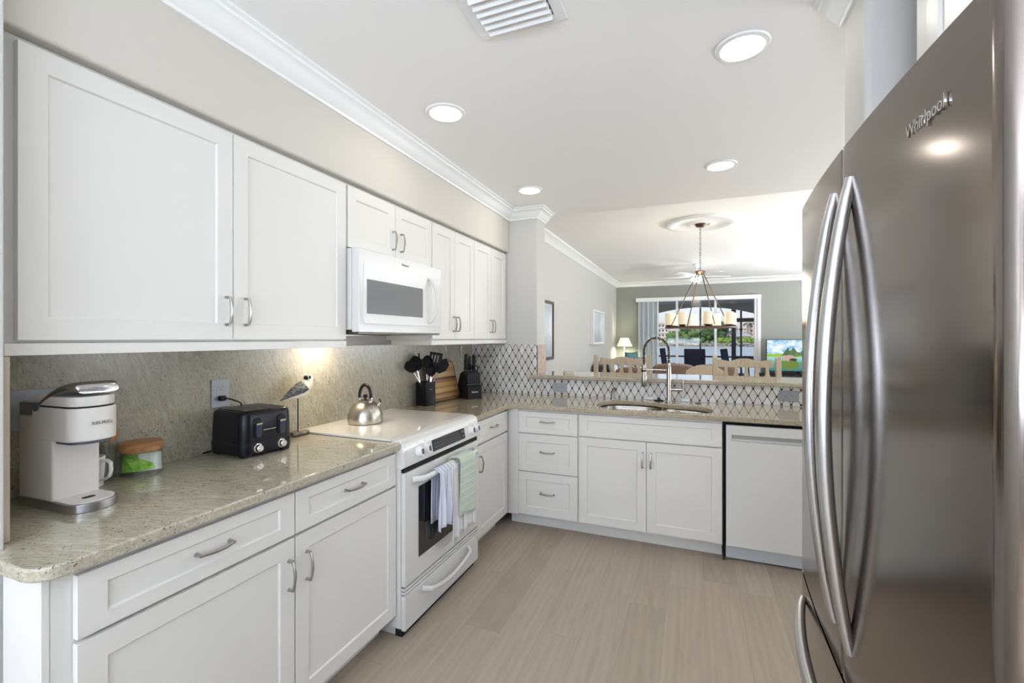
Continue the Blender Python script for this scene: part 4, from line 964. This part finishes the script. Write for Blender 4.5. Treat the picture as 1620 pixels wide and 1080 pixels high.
for k in range(4):
    a = R(25 + 90 * k); MB().tube([(math.cos(a) * .035, math.sin(a) * .035, z_hub - .02), (math.cos(a) * RR * .98, math.sin(a) * RR * .98, zr + .02)], .006, 8).build('rod', M_BRONZE, t)
MB().lathe([(RR - .045, zr - .018), (RR + .045, zr - .018), (RR + .045, zr), (RR - .045, zr), (RR - .045, zr - .018)], seg=72, cap=False).build('ring', wood('dark_walnut_ring', (.06, .035, .022), (.12, .07, .045), (4, 4, 20)), t)
for k in range(8):
    a = R(12 + 45 * k); px, py = math.cos(a) * RR, math.sin(a) * RR
    hld = MB().lathe([(.030, zr), (.036, zr + .010), (.046, zr + .016), (.046, zr + .022)], px, py, 20).build('candle_cup', M_BRONZE, t)
    MB().lathe([(.050, zr + .022), (.050, zr + .170), (.047, zr + .170), (.047, zr + .025)], px, py, 28, cap=False).lathe([(.047, zr + .024), (.001, zr + .023)], px, py, 28, cap=False).build('glass_shade', mat('cream_glass_glow', (.72, .64, .48), .4, emis=(1, .80, .52), estr=.26), hld)
lamp('chandelier_lamp', 'POINT', (CX, CY, 1.85), (0, 0, 0), 14, (1, .88, .70)).data.shadow_soft_size = .25
# ceiling fan
t = thing('ceiling_fan', 'white ceiling fan with a lit glass bowl behind the chandelier', 'ceiling fan', (.02, 9.6, ZLC))
MB().lathe([(.065, -.001), (.07, -.02), (.045, -.055), (.018, -.065)], seg=28).lathe([(.014, -.06), (.014, -.20)], seg=12).build('mount_rod', M_TRIM, t)
MB().lathe([(.02, -.19), (.09, -.20), (.105, -.235), (.095, -.27), (.04, -.28)], seg=32).build('motor_housing', M_TRIM, t)
for k in range(5):
    a = R(18 + 72 * k); mb = MB(Matrix.Rotation(a, 4, 'Z') @ Matrix.Rotation(R(10), 4, 'X')); mb.prism([(.10, -.05), (.62, -.075), (.66, -.05), (.66, .05), (.62, .075), (.10, .05)], 'z', -.238, -.231); mb.build('blade', M_TRIM, t)
MB().lathe([(.03, -.28), (.105, -.285), (.100, -.315), (.060, -.345), (.001, -.352)], seg=32).build('light_bowl', mat('fan_glow', (1, 1, .95), .5, emis=(1, .95, .80), estr=4), t)
lamp('fan_lamp', 'POINT', (.02, 9.6, ZLC - .45), (0, 0, 0), 8, (1, .94, .84)).data.shadow_soft_size = .15

# ================================================================== LIVING ROOM
# sliding glass door
sd = MB()
for x0, x1_ in ((-1.30, -1.24), (1.30, 1.36)): sd.box(x0, x1_, YF - .005, YF + .10, 0, 2.40)
sd.box(-1.30, 1.36, YF - .005, YF + .10, 2.335, 2.40).box(-1.30, 1.36, YF - .005, YF + .10, 0, .03)
for x in (-.455, .43): sd.box(x, x + .055, YF + .01, YF + .06, .03, 2.34)
for x in (-.70, 1.19): pass
struct('door_1', sd, mat('slider_frame_white', (.70, .71, .72), .35))
gl = MB(); gl.box(-1.24, 1.30, YF + .040, YF + .046, .03, 2.335); struct('window_2', gl, glassy('slider_glass', (.97, .98, .98), .012))
t = thing('door_handle', 'white pull handle on the sliding glass door edge', 'handle', (1.285, YF - .006, 1.02))
MB().tube([(0, 0, -.10), (0, -.035, -.08), (0, -.035, .08), (0, 0, .10)], .009, 8).build('grip', M_TRIM, t)
struct('trim_5', MB().box(-1.42, 1.43, YF - .10, YF - .0005, 2.335, 2.43).box(1.36, 1.43, YF - .03, YF - .0005, 0, 2.335), M_TRIM, .004)
bl = thing('vertical_blinds', 'pale vertical blinds drawn back beside the sliding door', 'blinds', (-1.34, YF - .06, 0))
bm_ = mat('pale_blue_grey_vane', (.62, .66, .68), .5)
for k in range(12):
    mb = MB(Matrix.Translation((.018 + .040 * k, 0, 0)) @ Matrix.Rotation(R(62 if k % 3 else 35), 4, 'Z')); mb.box(-.042, .042, -.0008, .0008, .03, 2.33); mb.build('vane', bm_, bl)
# pictures
def picture(label, y0, y1, z0, z1, d, fm, art):
    t = thing('framed_picture', label, 'picture', (XL + .0005, (y0 + y1) / 2, (z0 + z1) / 2), RZ); w, h = (y1 - y0) / 2, (z1 - z0) / 2
    mb = MB()
    for a, b, c_, e in ((-w, w, -h, -h + .04), (-w, w, h - .04, h), (-w, -w + .04, -h + .04, h - .04), (w - .04, w, -h + .04, h - .04)): mb.box(a, b, -d, 0, c_, e)
    mb.build('frame', fm, t, bevel=.003); MB().box(-w + .04, w - .04, -d * .5, -.001, -h + .04, h - .04).build('print', art, t); return t
art = mat('pale_seascape_print', rough=.08, spec=.6, coat=.4); n = N(art); tc = n.new('ShaderNodeTexCoord'); sp = n.new('ShaderNodeSeparateXYZ'); n.link(tc.outputs['Object'], sp.inputs[0])
n.base(n.ramp(n.math('ADD', n.math('ADD', n.math('MULTIPLY', sp.outputs[2], 1.3), .5), n.math('MULTIPLY', n.noise(n.coords((1, 1, 3)), 4, 4), .12)), [(.15, (.50, .56, .60)), (.45, (.70, .75, .78)), (.55, (.80, .84, .86)), (.9, (.72, .80, .86))]))
picture('large pale picture in a brown frame just past the pillar', 5.10, 6.33, 1.10, 1.925, .035, mat('brown_picture_frame', (.10, .07, .06), .4), art)
picture('white framed pale picture on the living room wall nearer the corner lamp', 8.90, 10.03, 1.28, 1.975, .075, M_TRIM, art)
# counter stools
def stool(label, x, y, rz=0):
    t = thing('bar_stool', label, 'bar stool', (x, y, 0), R(rz), 'pale wooden bar stools')
    w = .265
    for sx in (-1, 1):
        mb = MB(); mb.loft([[(sx * w - .022, .17, 0), (sx * w + .022, .17, 0), (sx * w + .022, .215, 0), (sx * w - .022, .215, 0)], [(sx * w - .022, .17, .75), (sx * w + .022, .17, .75), (sx * w + .022, .215, .75), (sx * w - .022, .215, .75)],
            [(sx * w - .022, .215, 1.215 + .012 * (sx < 0)), (sx * w + .022, .215, 1.215 + .012 * (sx > 0)), (sx * w + .022, .25, 1.225 + .012 * (sx > 0)), (sx * w - .022, .25, 1.225 + .012 * (sx < 0))]], smooth=False); mb.build('leg', M_CHAIR, t, bevel=.004)
        MB().box(sx * w - .020, sx * w + .020, -.215, -.175, 0, .745).build('leg', M_CHAIR, t, bevel=.004)
    MB().prism(rrect(-.275, .275, -.225, .235, .04, 4), 'z', .745, .785).build('seat', M_CHAIR, t, bevel=.008)
    top = [(x_ * w * .92, 1.205 + .020 * math.exp(-(x_ / .33) ** 2) - .014 * math.exp(-((abs(x_) - .52) / .16) ** 2) + .006 * abs(x_)) for x_ in [-1 + 2 * k / 24 for k in range(25)]]
    mb = MB(Matrix.Rotation(R(-3), 4, 'X')); mb.prism(top + [(w * .92, 1.138), (-w * .92, 1.138)], 'y', .265, .288); mb.build('crest_rail', M_CHAIR, t, bevel=.003)
    MB().box(-w + .02, w - .02, .195, .218, .84, .885).build('lower_rail', M_CHAIR, t, bevel=.003)
    for k in range(5):
        x_ = (-.17 + .085 * k) * 1.02; pr = [(.012, .88), (.013, .95), (.024, 1.045), (.016, 1.075), (.012, 1.105), (.015, 1.145)]
        mb = MB(); mb.prism([(x_ + a, z) for a, z in pr] + [(x_ - a, z) for a, z in pr[::-1]], 'y', .206, .222); mb.build('splat', M_CHAIR, t, bevel=.002)
    for z, a in ((.25, 1), (.42, 0)): MB().box(-w, w, -.205, -.180, z, z + .03).build('stretcher', M_CHAIR, t) if a else MB().box(-w - .006, -w + .016, -.18, .18, z, z + .03).box(w - .016, w + .006, -.18, .18, z, z + .03).build('stretcher', M_CHAIR, t)
    return t
stool('pale wooden bar stool with scalloped back nearer the pillar', -.700, 4.52)
stool('pale wooden bar stool with scalloped back in front of the television', .455, 4.52, 4)
# dining table and one chair beyond
t = thing('dining_table', 'round pale wooden pedestal dining table under the chandelier', 'table', (CX, CY, 0))
MB().lathe([(.62, .735), (.63, .745), (.63, .768), (.62, .775)], seg=56).build('tabletop', M_CHAIR, t)
MB().lathe([(.30, 0), (.30, .03), (.10, .08), (.07, .20), (.09, .45), (.07, .65), (.16, .734)], seg=32).build('pedestal', M_CHAIR, t)
t = thing('dining_chair', 'pale rounded back dining chair beyond the bar near the window', 'chair', (.13, 7.02, 0))
mb = MB(); mb.prism([(x_, 0.915 + .085 * (1 - (abs(x_) / .26) ** 3)) for x_ in [-.26 + .52 * k / 16 for k in range(17)]] + [(.26, .80), (-.26, .80)], 'y', .20, .228); mb.build('crest_rail', M_CHAIR, t, bevel=.004)
for sx in (-1, 1):
    MB().box(sx * .24 - .02, sx * .24 + .02, .19, .23, 0, .86).build('leg', M_CHAIR, t, bevel=.003); MB().box(sx * .22 - .02, sx * .22 + .02, -.22, -.18, 0, .44).build('leg', M_CHAIR, t, bevel=.003)
MB().prism(rrect(-.25, .25, -.23, .22, .04), 'z', .44, .475).build('seat', M_CHAIR, t, bevel=.006)
MB().box(-.035, .035, .205, .222, .475, .80).build('splat', M_CHAIR, t)
# sofas
def sofa(label, loc, rz, w, m, h=.86, nseat=2, kind='sofa', d=.92, armh=.62):
    t = thing(kind, label, kind.replace('_', ' '), loc, rz)
    MB().box(-w / 2, w / 2, -d / 2, d / 2, .09, .30).build('base', m, t, bevel=.03, seg=4)
    for sx in (-1, 1): MB().box(sx * w / 2 - (.2 if sx > 0 else 0), sx * w / 2 + (.2 if sx < 0 else 0), -d / 2, d / 2 - .03, .10, armh).build('armrest', m, t, bevel=.07, seg=5)
    iw = (w - .4) / nseat
    for k in range(nseat):
        a = -w / 2 + .2 + iw * k
        MB().box(a + .005, a + iw - .005, -d / 2 + .0, d / 2 - .28, .30, .47).build('seat_cushion', m, t, bevel=.05, seg=4)
        pr = [(a + iw * q / 10, h - .035 * abs(q / 5 - 1) ** 3) for q in range(11)]
        MB().prism(pr + [(a + iw, .35), (a, .35)], 'y', d / 2 - .26, d / 2).build('back_cushion', m, t, bevel=.045, seg=4)
    for sx in (-1, 1):
        for sy in (-1, 1): MB().box(sx * (w / 2 - .06) - .03, sx * (w / 2 - .06) + .03, sy * (d / 2 - .06) - .03, sy * (d / 2 - .06) + .03, 0, .095).build('leg', M_BLACK, t)
    return t
M_GSOFA = mat('charcoal_fabric', (.075, .068, .060), .9, sheen=.3); M_LEA = mat('brown_leather', (.20, .13, .095), .42)
sofa('dark charcoal sofa with patterned pillows against the living room wall', (-1.45, 10.05, 0), RZ, 2.5, M_GSOFA, .90, 3)
sofa('brown leather sofa back seen above the bar near the dark patio chair', (-.02, 8.75, 0), R(180), 1.75, M_LEA, .955, 2)
sofa('brown leather armchair partly behind the faucet', (-.95, 7.85, 0), R(180), .90, M_LEA, .93, 1, 'armchair')
pm = [None] * 3
def pillow_mat(name, a, b, mode):
    m = mat(name, rough=.9); n = N(m)
    if mode == 'z':
        wv = n.new('ShaderNodeTexWave'); wv.inputs['Scale'].default_value = 6; wv.inputs['Distortion'].default_value = 6; wv.bands_direction = 'DIAGONAL'; n.link(n.coords(), wv.inputs['Vector']); f = n.math('GREATER_THAN', wv.outputs['Fac'], .5)
    else: f = n.math('GREATER_THAN', n.noise(n.coords(), 9, 3, .6, 2), .5)
    n.base(n.mix(f, a, b)); return m
PM1 = pillow_mat('chevron_pillow', (.62, .60, .54), (.12, .12, .12), 'z'); PM2 = pillow_mat('leaf_print_pillow', (.55, .58, .60), (.10, .11, .13), 'n'); PM3 = mat('white_pillow', (.72, .74, .78), .9); PM4 = mat('teal_pillow', (.10, .22, .22), .9)
def pillow(label, m, loc, rx, rz, s=.24):
    mb = MB(Matrix.Translation(loc) @ Matrix.Rotation(R(rz), 4, 'Z') @ Matrix.Rotation(R(rx), 4, 'X')); g = []
    for i in range(9):
        u = -1 + i / 4; g.append([(u * s * (1 - .06 * (1 - v * v)), v * s * (1 - .06 * (1 - u * u)), .085 * ((1 - u ** 4) * (1 - v ** 4)) ** .6) for v in [-1 + j / 4 for j in range(9)]])
    mb.loft(g, closed=False, cap=False); mb.loft([[(x, y, -z) for x, y, z in r_] for r_ in g], closed=False, cap=False)
    bmesh.ops.remove_doubles(mb.bm, verts=mb.bm.verts, dist=.001)
    return tag(mb.build('pillow', m, smooth=True), label, 'pillow', 'pillows on the charcoal sofa')
pillow('white pillow at the arm of the charcoal sofa behind the nearer stool', PM3, (-1.52, 9.30, .72), 75, 95)
pillow('leaf print pillow beside the white one on the charcoal sofa', PM2, (-1.45, 9.80, .72), 75, 80)
pillow('dark patterned pillow in the middle of the charcoal sofa', PM1, (-1.46, 10.35, .72), 75, 85)
pillow('chevron pillow at the far end of the charcoal sofa', PM1, (-1.20, 10.85, .72), 78, 40, .25)
pillow('teal pillow standing behind the chevron one', PM4, (-1.38, 11.02, .84), 80, 60, .24)
# side table + lamp
t = thing('side_table', 'small white side table in the far corner under the lamp', 'side table', (-1.64, 11.72, 0))
MB().box(-.24, .24, -.24, .24, .60, .635).build('tabletop', M_TRIM, t, bevel=.004)
for sx in (-1, 1):
    for sy in (-1, 1): MB().box(sx * .21 - .018, sx * .21 + .018, sy * .21 - .018, sy * .21 + .018, 0, .60).build('leg', M_TRIM, t)
t = thing('table_lamp', 'table lamp with lit cream tapered shade in the far corner', 'lamp', (-1.66, 11.72, .636))
MB().lathe([(.075, 0), (.075, .012), (.03, .03), (.055, .14), (.065, .25), (.03, .38), (.012, .41), (.010, .56)], seg=28).build('base', M_WHITEPL, t)
MB().lathe([(.19, .565), (.095, .775)], seg=36, cap=False).build('lamp_shade', M_SHADE, t)
lamp('table_lamp_bulb', 'POINT', (-1.66, 11.72, 1.29), (0, 0, 0), 13, (.95, 1.0, .70)).data.shadow_soft_size = .05
# television on a low console
t = thing('tv_console', 'low black television console by the far wall', 'console', (2.10, 11.80, 0))
MB().box(-.75, .75, -.22, .22, .06, .60).box(-.72, .72, -.20, .20, 0, .0595).build('body', M_BLACK, t, bevel=.005)
for k in range(2): MB().box(-.72 + .73 * k, -.01 + .73 * k, -.232, -.219, .09, .57).build('door', mat('charcoal_door', (.03, .03, .032), .3), t, bevel=.003)
t = thing('television', 'flat television showing a bright beach scene beside the sliding door', 'television', (2.13, 11.76, .601))
MB().box(-.635, .635, -.018, .018, .055, .775).build('housing', M_BLACK, t, bevel=.004)
MB().box(-.20, .20, -.11, .11, 0, .012).box(-.03, .03, -.012, .012, .01, .10).build('stand', M_BLACK, t)
tv = bpy.data.materials.new('tv_picture'); tv.use_nodes = True; n = N(tv); MATS['tv'] = tv
tc = n.new('ShaderNodeTexCoord'); sp = n.new('ShaderNodeSeparateXYZ'); n.link(tc.outputs['Object'], sp.inputs[0])
u = n.math('DIVIDE', n.math('ADD', sp.outputs[0], .62), 1.24); v = n.math('DIVIDE', n.math('SUBTRACT', sp.outputs[2], .07), .69)
nz = n.noise(n.coords((1, 1, 2)), 3.5, 5, .6); nf = n.noise(n.coords((1, 1, 1)), 16, 4, .6)
sk = n.mix(n.ramp(nz, [(.42, (0, 0, 0)), (.60, (1, 1, 1))]), (.12, .42, .72), (.80, .88, .92))
wt = n.ramp(n.math('ADD', v, n.math('MULTIPLY', nf, .12)), [(.05, (.02, .16, .16)), (.3, (.08, .30, .26)), (.5, (.30, .62, .62))])
isl = n.math('LESS_THAN', n.math('ABSOLUTE', n.math('SUBTRACT', v, .50)), n.math('MULTIPLY', nf, .10)); c1 = n.mix(n.math('GREATER_THAN', v, .50), wt, sk)
c1 = n.mix(isl, c1, (.28, .50, .03))
def blobm(cx, cy, rx, ry, col, c, rag=.95):
    dd = n.math('SQRT', n.math('ADD', n.math('POWER', n.math('DIVIDE', n.math('SUBTRACT', u, cx), rx), 2), n.math('POWER', n.math('DIVIDE', n.math('SUBTRACT', v, cy), ry), 2)))
    return n.mix(n.math('LESS_THAN', n.math('ADD', dd, n.math('MULTIPLY', n.math('SUBTRACT', nf, .5), rag * 1.6)), 1), c, col)
c1 = blobm(.36, .20, .16, .16, (.12, .20, .02), c1); c1 = blobm(.38, .56, .14, .12, (.08, .16, .05), c1); c1 = blobm(.32, .60, .05, .13, (.04, .10, .03), c1, 1); c1 = blobm(.42, .64, .03, .12, (.05, .12, .03), c1, 1)
c1 = blobm(.36, .42, .10, .10, (.50, .34, .26), c1); c1 = blobm(.42, .36, .06, .05, (.03, .02, .02), c1); c1 = blobm(.58, .58, .05, .12, (.06, .14, .04), c1, 1)
n.link(c1, n.b.inputs['Emission Color']); n.b.inputs['Emission Strength'].default_value = .95; n.b.inputs['Base Color'].default_value = (.02, .02, .02, 1); n.b.inputs['Roughness'].default_value = .2
MB().box(-.622, .622, -.0195, -.0175, .068, .762).build('screen', tv, bpy.data.objects['television'])

# ================================================================== LANAI AND THE VIEW
M_LAN = mat('lanai_stucco', (.42, .42, .40), .8); M_SCR = mat('dark_bronze_screen_frame', (.07, .075, .09), .5)
YL = 15.3
struct('floor_lanai', MB().box(-4, 4.5, 12.28, YL + .3, -.06, 0), mat('lanai_tile', (.55, .55, .52), .35))
struct('ceiling_lanai', MB().box(-4, 4.5, 12.28, YL + .2, 2.46, 2.60), M_LAN)
ar = [(-4, 2.46), (-4, 0), (-3.2, 0), (-3.2, 2.0)] + [(x_, 2.375 - .10 * min(4, (x_ - .15) ** 2)) for x_ in [-2.6 + 5.2 * k / 26 for k in range(27)]] + [(3.6, 2.0), (3.6, 0), (4.5, 0), (4.5, 2.46)]
struct('wall_lanai', MB().prism(ar, 'y', YL, YL + .2), M_LAN)
t = thing('screen_frame', 'dark bronze screen enclosure frame with a door beyond the sliding glass', 'screen frame', (0, YL + .25, 0))
def post(x, w=.05, z0=0, z1=2.4): MB().box(x - w / 2, x + w / 2, -.03, .03, z0, z1).build('post', M_SCR, t)
post(.148, .05); post(1.30, .05); post(-1.6, .05)
for x0, x1_ in ((-3.2, 1.055),): MB().box(x0, x1_, -.02, .02, .80, .85).build('chair_rail', M_SCR, t)
dr_ = MB().box(1.035, 1.16, -.025, .025, 0, 2.34).box(1.70, 1.80, -.025, .025, 0, 2.1).box(1.16, 1.80, -.025, .025, 1.90, 2.02).box(1.16, 1.75, -.025, .025, .70, .86).build('screen_door', M_SCR, t)
t = thing('lanai_light', 'small round light under the covered patio ceiling', 'ceiling light', (.0, 13.8, 2.459))
MB().lathe([(.13, -.001), (.13, -.02), (.10, -.05), (.001, -.065)], seg=24).build('dome', mat('dome_cream', (.75, .68, .55), .4, emis=(1, .85, .6), estr=.1), t)
t = thing('patio_vent_light', 'small white spot fixture under the patio ceiling near the screen door', 'ceiling light', (1.02, 14.2, 2.459))
MB().tube([(0, 0, 0), (0, 0, -.03), (-.10, -.05, -.06)], .025, 10).build('lamp_head', M_TRIM, t)
# patio chairs
M_WEAVE = mat('dark_navy_weave', (.018, .022, .045), .8); 
def patio_chair(label, x, y, rz, m2):
    t = thing('patio_chair', label, 'patio chair', (x, y, 0), R(rz), 'patio chairs')
    mb = MB(Matrix.Translation((0, .18, .42)) @ Matrix.Rotation(R(-8), 4, 'X')); mb.box(-.27, .27, -.02, .02, 0, .70); mb.build('backrest', m2, t, bevel=.02)
    MB().box(-.27, .27, -.28, .20, .40, .45).build('seat', m2, t, bevel=.015)
    for sx in (-1, 1):
        MB().tube([(sx * .32, .28, 0), (sx * .32, .24, .64), (sx * .33, .05, .66), (sx * .33, -.26, .64), (sx * .32, -.30, 0)], .018, 8).build('arm_frame', M_SCR, t)
    return t
pc = patio_chair('dark navy high back patio chair facing the water', .0, 13.6, 176, M_WEAVE)
patio_chair('patio chair seen edge on behind the curved faucet neck', -.62, 13.9, 80, M_WEAVE)
patio_chair('patio chair by the screen door with curved back', .98, 13.6, 70, M_WEAVE)

# water, far bank, houses, trees
wm = mat('canal_water', (.40, .46, .41), .45, spec=.3); n = N(wm); n.bump(n.noise(n.coords((1, .35, 1)), 1.4, 5, .6), .6, .35)
tag(MB().box(-500, 500, 17.2, 186, -1.62, -1.60).build('water', wm), kind='structure')
struct('ground_near', MB().box(-60, 60, 15.6, 17.2, -1.7, -.12), mat('seawall_concrete', (.50, .50, .47), .8))
tag(MB().box(-600, 600, 186, 900, -1.9, -.35).build('ground_far_bank', mat('far_grass', (.24, .27, .15), .9)), kind='structure')
def at(px, Y, py=535):
    u_ = (px - 810) / 719; d = Vector((-math.sin(YAW) + u_ * math.cos(YAW), math.cos(YAW) + u_ * math.sin(YAW))); k = Y / d.y
    return d.x * k, 1.40 + (535 - py) / 719 * k
rk = MB(); rnd = random.Random(4)
for k in range(260):
    x = -70 + 130 * rnd.random(); s_ = .35 + .55 * rnd.random(); rk.ball((x, 185.5 - rnd.random() * 1.5, -1.55 + rnd.random() * 1.1), s_, 6, 4, (1.3, 1, .7))
tag(rk.build('riprap_rocks', mat('pale_rocks', (.26, .25, .22), .9)), 'pale riprap rocks along the far water edge', 'rocks', kind='stuff')
def tree(kind, label, px, Y, top, w, col, seed, base=540, fronds=False):
    x, zt = at(px, Y, top); z0 = -.35; t = thing(kind, label, 'tree', (x, Y, z0), 0, 'trees on the far bank'); rnd = random.Random(seed); H = zt - z0
    if fronds:
        MB().tube([(0, 0, 0), (.2, 0, H * .5), (.1, 0, H * .9)], [.28, .2, .16], 8).build('trunk', M_DRIFT, t); mb = MB()
        for k in range(16):
            a = 2 * PI * k / 16 + rnd.random() * .3; L = w * (.8 + .3 * rnd.random()); pts = []
            for q in range(6):
                s_ = q / 5; pts.append((.1 + math.cos(a) * L * s_, math.sin(a) * L * s_, H * .9 + L * (.5 * s_ - .9 * s_ * s_) * (.4 + .8 * rnd.random() if q == 0 else .8)))
            mb.tube(pts, [.10, .26, .30, .26, .16, .04], 5, flat=.25)
        mb.build('fronds', col, t); return
    MB().tube([(0, 0, 0), (.1, 0, H * .55)], [.35, .22], 8).build('trunk', M_DRIFT, t)
    mb = MB()
    for k in range(26):
        a = rnd.random() * 2 * PI; r_ = w * .5 * math.sqrt(rnd.random()); zz = H * (.22 + .66 * rnd.random()); f_ = 1 - .55 * (zz / H) ** 2
        mb.ball((math.cos(a) * r_ * f_, math.sin(a) * r_ * .6, zz), w * (.10 + .09 * rnd.random()), 7, 5, (1, 1, .8))
    for k in range(420):
        a = rnd.random() * 2 * PI; r_ = w * .62 * math.sqrt(rnd.random()); zz = H * (.12 + .86 * rnd.random()); f_ = 1 - .6 * (zz / H) ** 2; s_ = w * (.02 + .03 * rnd.random())
        c = Vector((math.cos(a) * r_ * f_, math.sin(a) * r_ * .7, zz)); p = [mb.v(c + Vector((rnd.gauss(0, s_), rnd.gauss(0, s_), rnd.gauss(0, s_)))) for _ in range(3)]; mb.f(p)
    mb.build('crown', col, t)
def leafm(name, a, b):
    m = mat(name, rough=.8); n = N(m); n.base(n.ramp(n.noise(n.coords(), .9, 4), [(.35, a), (.65, b)])); return m
L1 = leafm('mid_green_leaves', (.045, .10, .02), (.12, .22, .05)); L2 = leafm('dark_green_leaves', (.022, .055, .02), (.06, .12, .035)); L3 = leafm('light_green_leaves', (.12, .22, .03), (.25, .38, .07))
for i, (px, Y, top, w, m_, lb) in enumerate(((1072, 192, 525, 9, L1, 'mid green tree beside the white apartment block'), (1088, 195, 521, 11, L2, 'dark tree between the apartment block and the screen post'), (1104, 190, 523, 9, L1, 'green tree directly behind the screen post'),
        (1122, 192, 518, 12, L2, 'broad dark tree at the middle of the far bank'), (1137, 197, 507, 9, L2, 'tall thin topped tree behind the broad dark one'), (1146, 189, 535, 7, L3, 'light green shrub tree before the grey roofed house'),
        (1181, 187, 534, 6, L3, 'round green bush tree in front of the house wall'), (1060, 189, 540, 6, L3, 'low green shrub tree at the foot of the apartment block'))):
    tree('shore_tree', lb, px, Y, top, w, m_, i + 3)
tree('palm_tree', 'tall palm rising behind the grey roofed house', 1187, 215, 508, 4.2, L2, 77, fronds=True)
tree('palm_tree', 'palm at the right end of the apartment block seen between lamp shades', 1134, 212, 505, 3.2, L2, 78, fronds=True)
M_PW = mat('pale_cream_building', (.62, .57, .48), .8); M_PK = mat('pinkish_building', (.60, .48, .40), .8); M_GLW = mat('dark_window_pane', (.07, .08, .10), .2); M_ROOF = mat('grey_tile_roof', (.42, .42, .38), .8)
def building(label, px0, px1, Y, top, m, floors, cols, roof=None, dep=14):
    x0, zt = at(px0, Y, top); x1, _ = at(px1, Y, top); z0 = -.35; w = x1 - x0
    t = thing('shore_building', label, 'building', ((x0 + x1) / 2, Y, z0)); H = zt - z0
    Hw = H * (.5 if roof else 1)
    MB().box(-w / 2, w / 2, 0, dep, 0, Hw).build('walls', m, t)
    for f_ in range(floors):
        for c_ in range(cols):
            cx_ = -w / 2 + w * (c_ + .5) / cols; zc_ = Hw * (f_ + .55) / floors; MB().box(cx_ - w / cols * .26, cx_ + w / cols * .26, -.08, .02, zc_ - Hw / floors * .24, zc_ + Hw / floors * .22).build('window', M_GLW, t)
        if not roof: MB().box(-w / 2 - .1, w / 2 + .1, -.3, .0, Hw * f_ / floors, Hw * f_ / floors + .25).build('floor_band', m, t)
    if roof:
        mb = MB(); e = 1.2; b = [mb.v(p) for p in ((-w / 2 - e, -e, Hw), (w / 2 + e, -e, Hw), (w / 2 + e, dep + e, Hw), (-w / 2 - e, dep + e, Hw))]; r1 = mb.v((-w / 2 + 3, dep / 2, H)); r2 = mb.v((w / 2 - 4, dep / 2, H))
        mb.f([b[0], b[1], r2, r1]); mb.f([b[1], b[2], r2]); mb.f([b[2], b[3], r1, r2]); mb.f([b[3], b[0], r1]); mb.f(b); mb.build('roof', roof, t)
    else: MB().box(-w / 2 - .3, w / 2 + .3, -.3, dep + .3, Hw, Hw + .5).build('parapet', m, t)
building('cream apartment block with rows of dark windows across the water', 1030, 1057, 205, 512, M_PW, 4, 5)
building('lower cream wing with balconies joined to the apartment block', 1057, 1068, 203, 523, M_PW, 3, 2)
building('single storey house with grey hip roof across the water', 1141, 1188, 196, 522, M_PW, 1, 6, M_ROOF)
building('pinkish tall building at the right edge of the window view', 1186, 1204, 230, 513, M_PK, 4, 3)
building('distant pale building between the tree tops and the palm', 1160, 1185, 300, 519, M_PW, 4, 6)
